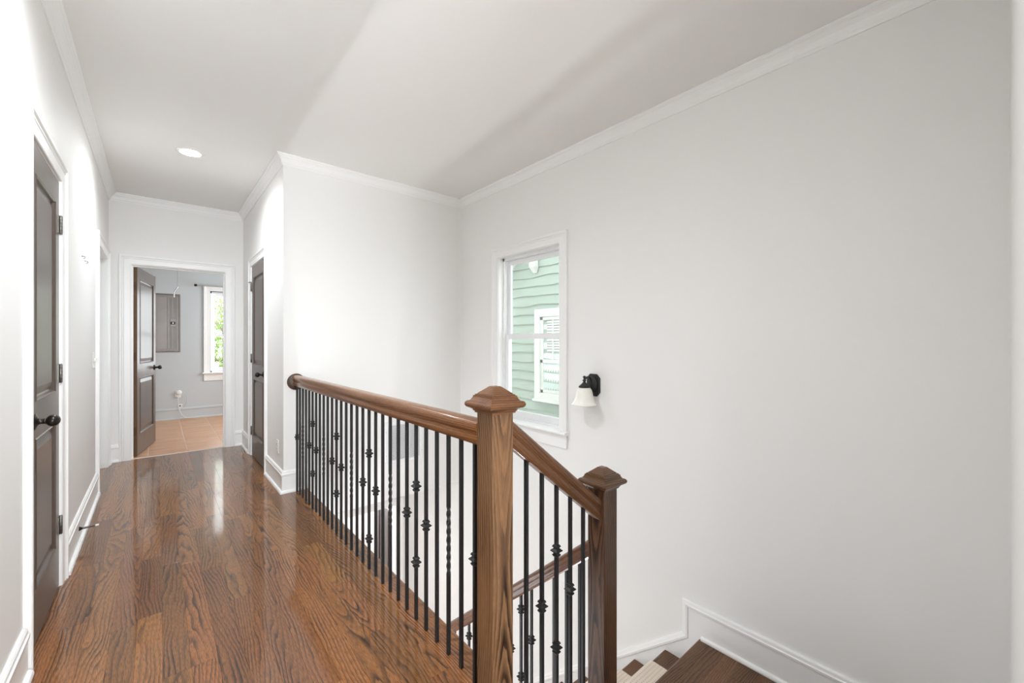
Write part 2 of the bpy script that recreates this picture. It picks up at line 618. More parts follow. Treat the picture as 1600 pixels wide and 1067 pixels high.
def wall_mesh(axis, p0, p1, a0, a1, z0, z1, holes=()):
    """wall slab between planes p0..p1 of the given axis, spanning a0..a1 in the other, with rectangular holes"""
    As = sorted({a0, a1, *[h[0] for h in holes], *[h[1] for h in holes]})
    Zs = sorted({z0, z1, *[h[2] for h in holes], *[h[3] for h in holes]})
    As = [a for a in As if a0 <= a <= a1]
    Zs = [z for z in Zs if z0 <= z <= z1]

    def solid(i, k):
        if not (0 <= i < len(As) - 1 and 0 <= k < len(Zs) - 1):
            return False
        ca, cz = (As[i] + As[i + 1]) / 2, (Zs[k] + Zs[k + 1]) / 2
        return not any(h[0] < ca < h[1] and h[2] < cz < h[3] for h in holes)

    def W(p, a, z):
        return (p, a, z) if axis == 'x' else (a, p, z)
    mb = MB()
    vid = {}

    def vert(p, a, z):
        k = (p, a, z)
        if k not in vid:
            vid[k] = len(mb.v)
            mb.v.append(W(p, a, z))
        return vid[k]

    def face(*c):
        mb.f.append(tuple(vert(*q) for q in c))
        mb.sm.append(False)
    for i in range(len(As) - 1):
        for k in range(len(Zs) - 1):
            if not solid(i, k):
                continue
            A, B, C, D = As[i], As[i + 1], Zs[k], Zs[k + 1]
            face((p0, A, C), (p0, B, C), (p0, B, D), (p0, A, D))
            face((p1, A, C), (p1, A, D), (p1, B, D), (p1, B, C))
            if not solid(i - 1, k):
                face((p0, A, C), (p0, A, D), (p1, A, D), (p1, A, C))
            if not solid(i + 1, k):
                face((p0, B, C), (p1, B, C), (p1, B, D), (p0, B, D))
            if not solid(i, k - 1):
                face((p0, A, C), (p1, A, C), (p1, B, C), (p0, B, C))
            if not solid(i, k + 1):
                face((p0, A, D), (p0, B, D), (p1, B, D), (p1, A, D))
    return mb


# ------------------------------------------------------------------ dimensions
XL, XB, YB, XW, YE = -0.377, 0.780, 3.786, 2.490, 5.867
CEIL, WT = 2.743, 0.12
YN = -0.018            # wall beside the camera that closes the stairwell
XEDGE = 0.965          # edge of the hall floor over the stairwell
ZLOW, ZUND = -2.83, -0.277
LAND = -0.55
YF = 8.5               # far wall of the end room
J = 0.02               # jamb lining

# ------------------------------------------------------------------ floors, walls, ceiling
floor = MB()
floor.box(XL - 0.5, XEDGE - 0.02, -2.72, YE + WT, ZUND, -0.022)
floor.box(XEDGE - 0.02, XW, YB + WT, YE + 0.12, ZUND, -0.022)
floor = floor.build('floor', M['wall'])
ST(floor, 'dark oak strip floor of the upstairs hall', 'floor')

W1 = wall_mesh('x', XL - WT, XL, -2.72, YE + WT, -0.3, CEIL, [(2.43 - J, 3.07 + J, -0.022, 2.03 + J), (4.80 - J, 5.66 + J, -0.022, 2.03 + J)]).build('wall_left', M['wall'])
ST(W1, 'white hall wall with a closet door and a cased opening', 'wall')
W2 = wall_mesh('y', YE, YE + WT, XL, 3.2, -0.3, CEIL, [(-0.205 - J, 0.600 + J, -0.022, 2.03 + J)]).build('wall_end', M['wall'])
ST(W2, 'white wall at the end of the hall around the open doorway', 'wall')
W3 = wall_mesh('x', XB, XB + WT, YB + WT, YE, -0.022, CEIL, [(4.535 - J, 5.265 + J, -0.022, 2.03 + J)]).build('wall_inner', M['wall'])
ST(W3, 'white hall wall holding the narrow brown closet door', 'wall')
W4 = wall_mesh('y', YB, YB + WT, XB, XW, ZUND, CEIL).build('wall_back', M['wall'])
ST(W4, 'white stairwell wall with the return air grille', 'wall')
WIN = (2.335 - J, 3.125 + J, 0.51 - J, 2.025 + J)
W5 = wall_mesh('x', XW, XW + 0.15, -0.14, YF + WT, -3.0, 2.9, [WIN]).build('wall_right', M['wall'])
ST(W5, 'tall white stairwell wall with the window and the sconce', 'wall')
W6 = wall_mesh('y', YN - WT, YN, 0.82, XW, -3.0, CEIL).build('wall_near', M['wall'])
ST(W6, 'white wall closing the stairwell beside the camera', 'wall')
W7 = wall_mesh('x', 0.82, 0.94, -2.72, YN - WT, -0.022, CEIL).build('wall_hall_side', M['wall'])
ST(W7, 'white hall wall behind the camera on the stair side', 'wall')
W8 = wall_mesh('y', -2.84, -2.72, XL - WT, 0.94, -0.3, CEIL, [(-0.24, 0.68, 0.72, 2.18)]).build('wall_rear', M['wall'])
ST(W8, 'white wall at the rear end of the hall behind the camera', 'wall')
ce = MB().box(XL - WT, XW + 0.15, -2.84, YE + WT, CEIL, CEIL + 0.12).build('ceiling', M['ceil'])
ST(ce, 'flat white ceiling over hall and stairwell', 'ceiling')

# room beyond the end doorway
ce2 = MB().box(-1.72, XW + 0.15, YE + WT, YF + WT, CEIL, CEIL + 0.12).build('ceiling_end_room', M['ceil'])
ST(ce2, 'white ceiling of the tiled room past the doorway', 'ceiling')
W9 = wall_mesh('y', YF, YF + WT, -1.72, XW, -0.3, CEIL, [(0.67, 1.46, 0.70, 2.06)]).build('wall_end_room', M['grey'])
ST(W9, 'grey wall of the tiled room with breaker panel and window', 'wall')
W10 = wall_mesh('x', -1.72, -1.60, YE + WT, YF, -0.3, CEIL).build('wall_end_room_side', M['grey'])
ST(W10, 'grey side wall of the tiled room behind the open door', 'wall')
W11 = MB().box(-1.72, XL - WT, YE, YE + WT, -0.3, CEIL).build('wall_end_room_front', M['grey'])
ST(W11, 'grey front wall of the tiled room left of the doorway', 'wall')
fl2 = MB().box(-1.60, XW, YE + WT, YF, -0.3, -0.0025)
fl2 = fl2.build('floor_end_room', M['grout'])
ST(fl2, 'terracotta tile floor of the room past the doorway', 'floor')

# small room behind the cased opening on the left, closets behind the two closed doors
sr = MB()
sr.box(-2.2, -2.08, 4.2, 5.867, -0.3, CEIL).box(-2.2, XL - WT, 4.08, 4.2, -0.3, CEIL)
sr.box(-2.2, XL - WT, 4.08, YE, CEIL, CEIL + 0.12)
sr.box(-2.2, -0.877, 4.08, YE, -0.3, -0.022)
sr = sr.build('wall_side_room', M['wall'])
ST(sr, 'white walls of the room behind the left cased opening', 'wall')
cl = MB()
cl.box(-1.1, XL - WT, 2.2, 2.3, -0.3, CEIL).box(-1.1, XL - WT, 3.2, 3.3, -0.3, CEIL).box(-1.2, -1.1, 2.2, 3.3, -0.3, CEIL)
cl.box(-1.2, XL - WT, 2.2, 3.3, 2.2, 2.3).box(-1.2, -0.877, 2.2, 3.3, -0.3, -0.022)
cl = cl.build('wall_closet', M['wall'])
ST(cl, 'white closet walls behind the near brown door', 'wall')

# lower storey
lo = MB().box(-1.2, XW, -0.14, 6.7, -3.0, ZLOW).build('floor_lower', M['carpet_floor'])
ST(lo, 'brown floor of the lower storey at the stair foot', 'floor')
lw = wall_mesh('y', 4.87, 4.99, -1.1, XW, ZLOW, ZUND, [(1.62 - J, 2.25 + J, ZLOW, -0.80 + J)]).build('wall_lower_end', M['wall'])
ST(lw, 'white lower storey wall with a doorway seen under the stairwell wall', 'wall')
lw2 = MB().box(-1.2, -1.1, -0.14, 6.7, ZLOW, ZUND).box(-1.2, XW, 6.6, 6.7, ZLOW, ZUND).box(0.9, 1.0, 4.99, 6.6, ZLOW, ZUND).box(-1.1, 0.82, -0.14, -0.02, ZLOW, ZUND)
lw2 = lw2.build('wall_lower', M['wall'])
ST(lw2, 'white walls of the lower storey rooms', 'wall')
lc = MB().box(-1.2, -0.877, -0.14, 6.7, ZUND, -0.15).box(-0.877, XW, YE + WT, 6.7, ZUND - 0.03, ZUND + 0.005)
lc = lc.build('ceiling_lower', M['ceil'])
ST(lc, 'white ceiling edge of the lower storey', 'ceiling')

# ------------------------------------------------------------------ oak floor boards
PW, PT = 0.0826, 0.022
plank_mesh = {}


def plank_me(L, w=PW, t=PT, axis='Y', mat=None):
    key = (round(L, 3), round(w, 4), round(t, 3), axis, mat)
    if key in plank_mesh:
        return plank_mesh[key]
    e, c = 0.00012, 0.0004
    h, w2 = L / 2 - e, w / 2 - e
    lo_ = [(-w2, -h, -t), (w2, -h, -t), (w2, h, -t), (-w2, h, -t)]
    mi = [(-w2, -h, -c), (w2, -h, -c), (w2, h, -c), (-w2, h, -c)]
    to = [(-w2 + c, -h + c, 0), (w2 - c, -h + c, 0), (w2 - c, h - c, 0), (-w2 + c, h - c, 0)]
    if axis == 'X':
        sw = lambda lp: [(y, -x, z) for x, y, z in lp]
        lo_, mi, to = sw(lo_), sw(mi), sw(to)
    me = bpy.data.meshes.new('plank')
    vs = lo_ + mi + to
    fs = [(3, 2, 1, 0), (8, 9, 10, 11)]
    for a in (0, 4):
        for j in range(4):
            k = (j + 1) % 4
            fs.append((a + j, a + k, a + 4 + k, a + 4 + j))
    me.from_pydata(vs, [], fs)
    me.materials.append(M[mat or 'oak'])
    me.update()
    plank_mesh[key] = me
    return me


def plank(L, x, y, z, parent, **kw):
    o = bpy.data.objects.new('plank', plank_me(L, **kw))
    COL.objects.link(o)
    o.parent = parent
    o.location = (x, y, z)
    return o


LENS = [0.45, 0.55, 0.65, 0.75, 0.85, 0.95, 1.1, 1.25, 1.4]
X1 = 0.842
ncol = int(math.ceil((X1 - XL) / PW))
for c in range(ncol):
    x1 = X1 - c * PW
    x0 = max(x1 - PW, XL)
    w = x1 - x0
    xc = (x0 + x1) / 2
    ymax = YE + 0.012
    if c == 0:
        ymax = YB
    y = -0.62 - rnd.random() * 0.7
    while y < ymax - 0.005:
        L = rnd.choice(LENS)
        if ymax - (y + L) < 0.22:
            L = round(ymax - y, 3)
        plank(L, xc, y + L / 2, 0, floor, w=w)
        y += L
# strip of boards completing the first row beside the inner wall
plank(2.08, (0.7594 + XB + 0.04) / 2, YB + 1.04, 0, floor, w=XB + 0.04 - 0.7594)
# in the door openings and behind the camera
plank(0.64, XL - 0.06, 2.75, 0, floor, w=0.12)
plank(0.86, XL - 0.06, 5.23, 0, floor, w=0.12)
rest = MB().box(XL, 0.84, -2.72, -1.33, -0.022, -0.001).build('subfloor', M['oak'], floor)
# nosing boards along the stairwell edge
ys = [1.09, 2.05, 3.02, YB]
for a, b in zip(ys, ys[1:]):
    mb = MB()
    prof = [(X1 + 0.0006, -0.03), (X1 + 0.0006, -0.001), (X1 + 0.0016, 0), (XEDGE - 0.012, 0), (XEDGE - 0.004, -0.003), (XEDGE, -0.011), (XEDGE - 0.004, -0.022), (XEDGE - 0.012, -0.03)]
    cx, cy = (X1 + XEDGE) / 2, (a + b) / 2
    mb.loft([[(x - cx, yy - cy, z) for x, z in prof] for yy in (a + 0.0005, b - 0.0005)])
    o = mb.build('nosing_board', M['oak'], floor)
    o.location = (cx, cy, 0)
# front nosing at the head of the upper flight
mb = MB().box(-0.06, 0.06, -0.53, 0.53, -0.03, 0)
o = mb.build('nosing_board', M['oak'], floor)
o.location = (X1 + 0.06, 0.55, 0)

# threshold between oak and tile
th = MB()
strip([(-0.205, YE + 0.014), (0.60, YE + 0.014)], [(-0.002, -0.02), (-0.002, 0.001), (0.002, 0.004), (0.020, 0.004), (0.024, 0.001), (0.024, -0.02)], lambda p, h: (p.x, p.y, h), th)
th = th.build('trim_threshold', M['sill'])
ST(th, 'pale threshold strip between oak boards and terracotta tile', 'threshold')

# tiles
TX, TL, G = 0.338, 1.20, 0.006
tile_me = None
row_off = {0: 0.05, 1: 0.85, 2: 0.30, 3: 0.55}
for i in range(-4, 6):
    xa = 0.262 + TX * i
    if xa > XW - 0.05 or xa + TX < -1.55:
        continue
    y = YE + 0.04 - (0.46 if i in (-1, 0) else (0.02 if i == 1 else 0.6 * ((i * 7) % 3) / 3))
    while y < YF:
        ya, yb_ = max(y, YE + 0.04), min(y + TL, YF - 0.001)
        if yb_ - ya > 0.02:
            hx, hy = (TX - G) / 2, (yb_ - ya - G) / 2
            mb = MB()
            mb.loft([[(-hx, -hy, -0.012), (hx, -hy, -0.012), (hx, hy, -0.012), (-hx, hy, -0.012)],
                     [(-hx, -hy, -0.002), (hx, -hy, -0.002), (hx, hy, -0.002), (-hx, hy, -0.002)],
                     [(-hx + .002, -hy + .002, 0), (hx - .002, -hy + .002, 0), (hx - .002, hy - .002, 0), (-hx + .002, hy - .002, 0)]])
            o = mb.build('floor_tile', M['tile'], fl2)
            o.location = (xa + TX / 2, (ya + yb_) / 2, 0)
        y += TL

# ------------------------------------------------------------------ crown moulding, baseboards
crown_prof = [(0.0, -0.080), (0.007, -0.080), (0.009, -0.073), (0.012, -0.068), (0.016, -0.064), (0.018, -0.060),
              (0.021, -0.050), (0.027, -0.039), (0.036, -0.029), (0.043, -0.023), (0.044, -0.018), (0.050, -0.014), (0.055, -0.009), (0.055, 0.0), (0.0, 0.0)]
cmap = lambda p, h: (p.x, p.y, CEIL + h)
c1 = strip([(XL, -2.72), (XL, 3.027)], crown_prof, cmap, side=-1).build('trim_1', M['trim'])
ST(c1, 'white crown moulding on the left hall wall near the camera', 'crown moulding')
c2 = strip([(XL, 3.0285), (XL, YE), (XB, YE), (XB, YB), (XW, YB), (XW, YN), (0.82, YN)], crown_prof, cmap, side=-1).build('trim_2', M['trim'])
ST(c2, 'white crown moulding running round hall end and stairwell walls', 'crown moulding')

BH = 0.177
base_prof = [(0, 0), (0.014, 0), (0.014, BH - 0.040), (0.019, BH - 0.036), (0.020, BH - 0.024), (0.015, BH - 0.019), (0.014, BH - 0.008), (0.008, BH), (0, BH)]
shoe_prof = [(0.012, 0), (0.030, 0), (0.030, 0.008), (0.027, 0.016), (0.021, 0.021), (0.012, 0.022)]


def baseboard(name, path, label, z=0.0, shoe=True, side=-1, mat='trim'):
    f = lambda p, h: (p.x, p.y, z + h)
    o = strip(path, base_prof, f, side=side).build(name, M[mat])
    if shoe:
        strip(path, shoe_prof, f, side=side).build('shoe_moulding', M[mat], o)
    return ST(o, label, 'baseboard')


baseboard('baseboard_near', [(XL, -2.7), (XL, 2.322)], 'white baseboard on the left wall before the near brown door')
baseboard('baseboard_left', [(XL, 3.178), (XL, 4.702)], 'white baseboard on the left wall with the spring door stop')
baseboard('baseboard_corner', [(XL, 5.765), (XL, YE), (-0.300, YE)], 'short white baseboard in the hall corner left of the end doorway')
baseboard('baseboard_end', [(0.695, YE), (XB, YE), (XB, 5.370)], 'short white baseboard between end doorway and closet door')
baseboard('baseboard_inner', [(XB, 4.435), (XB, YB), (0.945, YB)], 'white baseboard wrapping the wall corner beside the iron balusters')
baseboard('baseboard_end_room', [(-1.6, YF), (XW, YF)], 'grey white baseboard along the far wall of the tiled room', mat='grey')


# ------------------------------------------------------------------ door and window casings
case_prof = [(0.0, 0.0), (0.0, 0.009), (0.004, 0.012), (0.050, 0.014), (0.056, 0.018), (0.060, 0.016), (0.066, 0.016), (0.072, 0.024), (0.086, 0.024), (0.090, 0.020), (0.090, 0.0)]


def frame_parts(door, mapping, a0, a1, zb, zt, depth, both=False, stop=0.0, name='casing'):
    """casing on the p=0 face, jamb lining through the wall; mapping((a, z), h): h>0 towards the viewer, h<0 into the wall"""
    m2 = lambda p, h: mapping(p.x, p.y, h)
    r = 0.006
    strip([(a0 - r, zb), (a0 - r, zt + r), (a1 + r, zt + r), (a1 + r, zb)], case_prof, m2, side=1).build(name, M['trim'], door)
    if both:
        m3 = lambda p, h: mapping(p.x, p.y, -depth - h)
        strip([(a0 - r, zb), (a0 - r, zt + r), (a1 + r, zt + r), (a1 + r, zb)], case_prof, m3, side=1).build(name, M['trim'], door)
    jp = [(0, 0.0), (0, -depth), (J, -depth), (J, 0.0)]
    strip([(a0, zb), (a0, zt), (a1, zt), (a1, zb)], jp, m2, side=1).build('jamb', M['trim'], door)
    if stop:
        sp_ = [(-0.012, -stop), (0.0, -stop), (0.0, -stop - 0.03), (-0.012, -stop - 0.03)]
        strip([(a0, zb), (a0, zt), (a1, zt), (a1, zb)], sp_, m2, side=1).build('stop', M['trim'], door)


def door_leaf(parent, loc, rz, w, h, mat, edge_mat=None, t=0.035, z0=0.008):
    """two-panel moulded leaf; x 0..w from the hinge, y -t..0"""
    st, br, tr = 0.100, 0.225, 0.115
    lock0, lock1 = 0.835, 0.985
    mb = MB()
    mb.box(0, st, -t, 0, z0, h).box(w - st, w, -t, 0, z0, h)
    mb.box(st, w - st, -t, 0, z0, br).box(st, w - st, -t, 0, lock0, lock1).box(st, w - st, -t, 0, h - tr, h)
    leaf = mb.build('door_leaf', M[mat], parent)
    leaf.location = loc
    leaf.rotation_euler = (0, 0, rz)
    if edge_mat:
        MB().box(-0.001, 0.0, -t, 0, z0, h).build('hinge_edge', M[edge_mat], leaf)
    for za, zb in ((br, lock0), (lock1, h - tr)):
        pm = MB()
        for ysgn in (0, 1):
            def lp(ins, dep):
                y = -dep if ysgn == 0 else -t + dep
                x0, x1, a, b = st + ins, w - st - ins, za + ins, zb - ins
                return [(x0, y, a), (x1, y, a), (x1, y, b), (x0, y, b)]
            loops = [lp(-0.001, 0.0005), lp(0.004, -0.003), lp(0.010, 0.002), lp(0.014, 0.011), (lp(0.022, 0.013)), lp(0.026, 0.012), lp(0.052, 0.005), lp(0.056, 0.004)]
            pm.loft(loops, caps=False)
            pm.add(loops[-1], [(0, 1, 2, 3)])
        pm.build('panel', M[mat], leaf)
    return leaf


def knob(parent, x, z, ysurf, out):
    """egg knob on a round rose, standing out of the leaf along y (out = +1 or -1)"""
    mt = Matrix.Translation((x, ysurf, z)) @ Matrix.Rotation(R(-90 * out), 4, 'X')
    k = MB().lathe([(0.0, 0.0), (0.033, 0.0), (0.034, 0.003), (0.031, 0.007), (0.024, 0.010), (0.014, 0.013), (0.011, 0.018), (0.0105, 0.030), (0.013, 0.034), (0.0, 0.035)], mt, 24).build('knob_rose', M['bronze'], parent)
    eg = MB()
    prof = [(0.021 * sin(pi * i / 14), -0.021 * cos(pi * i / 14)) for i in range(15)]
    me = mt @ Matrix.Translation((0, 0, 0.054)) @ Matrix.Diagonal((1.5, 1.15, 1.0, 1))
    eg.lathe(prof, me, 24)
    eg.build('knob', M['bronze'], parent)


def hinge(parent, z, ysurf, out, mat='hinge', pin_stop=False, edge=False, t=0.035):
    hb = MB()
    hb.lathe([(0.0, -0.048), (0.0045, -0.047), (0.0065, -0.0445), (0.0065, 0.0445), (0.0045, 0.047), (0.0, 0.048)], Matrix.Translation((-0.003, ysurf + out * 0.006, z)), 10)
    y0, y1 = sorted((ysurf, ysurf + out * 0.0022))
    hb.box(0.001, 0.030, y0, y1, z - 0.044, z + 0.044)
    if edge:
        hb.box(-0.004, -0.001, -t + 0.004, -0.002, z - 0.044, z + 0.044)
    h = hb.build('hinge', M[mat], parent)
    kn = MB()
    for k in range(4):
        kn.lathe([(0.0068, -0.0008), (0.0071, 0.0), (0.0068, 0.0008)], Matrix.Translation((-0.003, ysurf + out * 0.006, z - 0.027 + k * 0.018)), 10)
    kn.build('knuckle_ring', M['slot'], parent)
    if pin_stop:
        ps = MB().tube([(-0.003, ysurf + out * 0.006, z + 0.050), (-0.030, ysurf + out * 0.020, z + 0.052), (-0.052, ysurf + out * 0.022, z + 0.050)], 0.004, 8)
        ps.lathe([(0.0, 0.0), (0.008, 0.0), (0.008, 0.007), (0.0, 0.007)], Matrix.Translation((-0.054, ysurf + out * 0.014, z + 0.050)), 10)
        ps.build('pin_stop', M['bronze'], parent)


# door_1: closet door on the left wall near the camera (closed)
d1 = empty('door_1')
frame_parts(d1, lambda a, z, h: (XL + h, a, z), 2.43, 3.07, 0.0, 2.03, WT, stop=0.042)
lf = door_leaf(d1, (XL + 0.001, 3.066, 0), R(-90), 0.632, 2.026, 'door')
for z in (0.31, 1.07, 1.815):
    hinge(lf, z, 0.0, 1)
knob(lf, 0.632 - 0.062, 0.91, 0.0, 1)
ST(d1, 'brown two panel closet door on the left wall nearest the camera', 'door')

# door_2: closed closet door on the inner wall
d2 = empty('door_2')
frame_parts(d2, lambda a, z, h: (XB - h, a, z), 4.535, 5.265, 0.0, 2.03, WT, stop=0.042)
lf = door_leaf(d2, (XB + 0.034, 5.261, 0), R(-90), 0.722, 2.026, 'door')
for z in (0.27, 1.05, 1.82):
    hinge(lf, z, -0.035, -1, pin_stop=(z > 1.5))
knob(lf, 0.722 - 0.062, 0.912, -0.035, -1)
ST(d2, 'narrow closed brown door on the inner hall wall beside the outlet', 'door')

# door_3: end doorway with its leaf standing open into the tiled room
d3 = empty('door_3')
frame_parts(d3, lambda a, z, h: (a, YE - h, z), -0.205, 0.600, 0.0, 2.03, WT, both=True, stop=0.055)
lf = door_leaf(d3, (-0.198, YE + WT + 0.004, 0), R(79.4), 0.795, 2.026, 'door', 'door_edge')
for z in (0.27, 1.07, 1.82):
    hinge(lf, z, 0.0, 1, 'hinge_brown', edge=True)
knob(lf, 0.795 - 0.062, 0.915, -0.035, -1)
knob(lf, 0.795 - 0.062, 0.915, 0.0, 1)
ST(d3, 'brown two panel door standing open at the end of the hall', 'door')

# door_4: cased opening on the left, its leaf out of sight
d4 = empty('door_4')
frame_parts(d4, lambda a, z, h: (XL + h, a, z), 4.80, 5.66, 0.0, 2.03, WT)
ST(d4, 'white cased opening at the far end of the left hall wall', 'doorway')

# door_5: dark door in the lower storey
d5 = empty('door_5')
frame_parts(d5, lambda a, z, h: (a, 4.87 - h, z), 1.62, 2.25, ZLOW, -0.80, WT)
lf = door_leaf(d5, (2.247, 4.995, ZLOW), R(84), 0.62, 2.026, 'dark_door')
for z in (0.27, 1.05, 1.83):
    hinge(lf, z, -0.035, -1, edge=True)
ST(d5, 'dark open door of the lower storey seen between balusters', 'door')


# ------------------------------------------------------------------ windows
def sash(parent, w, h, fw, fd, x0, y0, z0, name, bottom=None):
    """one sash: frame of width fw, depth fd, with its glass pane; local x across, y outward, z up"""
    b = bottom or fw
    pr = [(0, 0), (0, fd), (fw * 0.75, fd), (fw, fd * 0.6), (fw, fd * 0.4), (fw * 0.75, 0)]
    mb = MB()
    for (xa, xb, za, zb) in ((0, fw, 0, h), (w - fw, w, 0, h), (fw, w - fw, 0, b), (fw, w - fw, h - fw, h)):
        mb.cbox(x0 + xa, x0 + xb, y0, y0 + fd, z0 + za, z0 + zb, 0.003)
    s = mb.build(name, M['vinyl'], parent)
    MB().box(x0 + fw - 0.004, x0 + w - fw + 0.004, y0 + fd * 0.45, y0 + fd * 0.55, z0 + b - 0.004, z0 + h - fw + 0.004).build('pane', M['glass'], s)
    return s


def window(name, loc, rz, w, zb, zt, depth, meet, label, apron=0.115, fw=0.042):
    o = empty(name, loc, rz)
    mp = lambda a, z, h: (a, -h, z)
    m2 = lambda p, h: mp(p.x, p.y, h)
    hw = w / 2
    strip([(-hw - 0.004, zb), (-hw - 0.004, zt + 0.004), (hw + 0.004, zt + 0.004), (hw + 0.004, zb)], case_prof, m2, side=1).build('casing', M['trim'], o)
    jp = [(0, 0.0), (0, -depth), (J, -depth), (J, 0.0)]
    strip([(-hw, zb), (-hw, zt), (hw, zt), (hw, zb)], jp, m2, side=1).build('jamb', M['trim'], o)
    s = MB()
    strip([(-hw - 0.11, 0), (hw + 0.11, 0)], [(-0.052, zb - 0.022), (-0.058, zb - 0.016), (-0.060, zb - 0.010), (-0.058, zb - 0.003), (-0.052, zb), (0.0, zb), (0.0, zb - 0.022)], lambda p, h: (p.x, p.y, h), s)
    s.box(-hw, hw, 0.0, depth, zb - 0.022, zb)
    s.build('stool', M['trim'], o)
    MB().cbox(-hw - 0.09, hw + 0.09, -0.016, 0.0, zb - 0.022 - apron, zb - 0.022, 0.003).build('apron', M['trim'], o)
    # vinyl frame, sashes
    f = MB()
    for (xa, xb, za, zc) in ((-hw, -hw + 0.022, zb, zt), (hw - 0.022, hw, zb, zt), (-hw, hw, zt - 0.024, zt), (-hw, hw, zb, zb + 0.020)):
        f.box(xa, xb, 0.052, depth - 0.005, za, zc)
    f.build('window_frame', M['vinyl'], o)
    iw = w - 0.044
    sash(o, iw, zt - 0.024 - meet + 0.018, fw, 0.028, -iw / 2, 0.094, meet - 0.018, 'upper_sash')
    sash(o, iw, meet + 0.018 - zb - 0.020, fw, 0.028, -iw / 2, 0.064, zb + 0.020, 'lower_sash', bottom=0.058)
    return ST(o, label, 'window')


win = window('window_1', (XW, 2.73, 0), R(-90), 0.79, 0.51, 2.025, 0.15, 1.278, 'white double hung window in the stairwell wall beside the sconce')
lk = MB().cbox(-0.03, 0.03, 0.056, 0.066, 1.296, 1.306, 0.002)
lk.lathe([(0, 0), (0.012, 0), (0.012, 0.010), (0, 0.012)], Matrix.Translation((0.0, 0.075, 1.296)), 12)
lk.build('sash_lock', M['vinyl'], win)
window('window_2', (1.065, YF, 0), 0.0, 0.79, 0.72, 2.06, 0.12, 1.335, 'white window with tree view in the tiled room')
# unseen rear window, added so soft light comes from behind the camera
w3 = MB()
for (xa, xb, za, zc) in ((-0.24, -0.20, 0.72, 2.18), (0.64, 0.68, 0.72, 2.18), (-0.20, 0.64, 2.14, 2.18), (-0.20, 0.64, 0.72, 0.76), (-0.20, 0.64, 1.43, 1.47)):
    w3.box(xa, xb, -2.80, -2.74, za, zc)
w3 = w3.build('rear_fill_window', M['vinyl'])
ST(w3, 'white frame of the unseen window added in the rear hall wall', 'window')

# ------------------------------------------------------------------ staircase
RISE, RUN = 0.19, 0.2245
stair = empty('staircase', (XW - 0.5, 1.18, LAND))
T(stair, 'dark oak staircase with landing turning down along the window wall', 'staircase')
stair_off = -Vector(stair.location)


def put(o):
    """parent with the object's own coordinates kept in the world"""
    o.location = Vector(o.location) + stair_off
    return o


X0S, X1S = 1.44, XW - 0.015
land = put(MB().box(1.40, XW - 0.012, YN, 1.12, LAND - 0.20, LAND - 0.022).build('landing', M['trim'], stair))
# landing boards run across, parallel to the nosing
yy, k = 1.106, 0
while yy > YN + 0.01:
    w = min(PW, yy - YN)
    off = (0.0, 0.36, 0.62, 0.2)[k % 4]
    for xa, xb in ((1.40, 1.40 + 0.3 + off), (1.70 + off, XW - 0.012)):
        pl = plank(round(xb - xa, 3), (xa + xb) / 2, yy - w / 2, LAND, land, w=w, axis='X', mat='oakx')
    yy -= w
    k += 1


def nosed(x0, x1, yb, yn, z, t=0.028):
    """tread with a rounded nosing towards +y, about its own centre"""
    pr = [(yb, z - t), (yb, z), (yn - 0.012, z), (yn - 0.004, z - 0.004), (yn, z - t / 2), (yn - 0.004, z - t + 0.004), (yn - 0.012, z - t)]
    cx, cy = (x0 + x1) / 2, (yb + yn) / 2
    mb = MB().loft([[(x - cx, y - cy, zz - z) for y, zz in pr] for x in (x0, x1)])
    return mb, (cx, cy, z)


mb, c = nosed(1.40, XW - 0.012, 1.107, 1.183, LAND)
o = mb.build('landing_nosing', M['oakx'], stair)
o.location = c
put(o)
put(MB().box(X0S, X1S, 1.135, 1.150, LAND - RISE, LAND - 0.028).build('riser', M['trim'], stair))
NT = 11
for i in range(1, NT + 1):
    yn = 1.183 + RUN * i
    z = LAND - RISE * i
    mb, c = nosed(X0S, X1S, yn - RUN - 0.034, yn, z)
    o = mb.build('tread', M['oakx'], stair)
    o.location = c
    put(o)
    put(MB().box(X0S, X1S, yn - 0.048, yn - 0.033, max(z - RISE, ZLOW), z - 0.028).build('riser', M['trim'], stair))
# upper flight: two treads between hall and landing (mostly hidden by the newel)
for i in (1, 2):
    xn = XEDGE + 0.2175 * i
    z = LAND / 3 * i
    pr = [(-0.2375, z - 0.028), (-0.2375, z), (-0.006, z), (0, z - 0.014), (-0.006, z - 0.028)]
    mb = MB().loft([[(xn + x, y, zz) for x, zz in pr] for y in (YN, 1.175)])
    put(mb.build('tread', M['oakx'], stair))
    put(MB().box(xn - 0.040, xn - 0.025, YN, 1.15, z + LAND / 3, z - 0.028).build('riser', M['trim'], stair))
put(MB().box(XEDGE - 0.035, XEDGE - 0.020, YN, 1.15, LAND / 3, -0.03).build('riser', M['trim'], stair))
# stringers: white boards closing the open sides
sg = MB().loft([[(x, 1.135, z) for x, z in ((XEDGE - 0.02, -0.03), (1.42, -0.40), (1.42, -0.85), (XEDGE - 0.02, -0.85))],
                [(x, 1.15, z) for x, z in ((XEDGE - 0.02, -0.03), (1.42, -0.40), (1.42, -0.85), (XEDGE - 0.02, -0.85))]])
put(sg.build('stringer', M['trim'], stair))
ye_ = 1.183 + RUN * NT
sl = RISE / RUN
sg = MB().loft([[(x, y, z) for y, z in ((1.17, LAND - 0.03), (1.40, LAND - 0.20), (ye_, LAND - sl * (ye_ - 1.183) - 0.02), (ye_, ZLOW), (ye_ - 0.25, ZLOW), (1.17, LAND - 0.38))] for x in (1.425, 1.44)])
put(sg.build('stringer', M['trim'], stair))

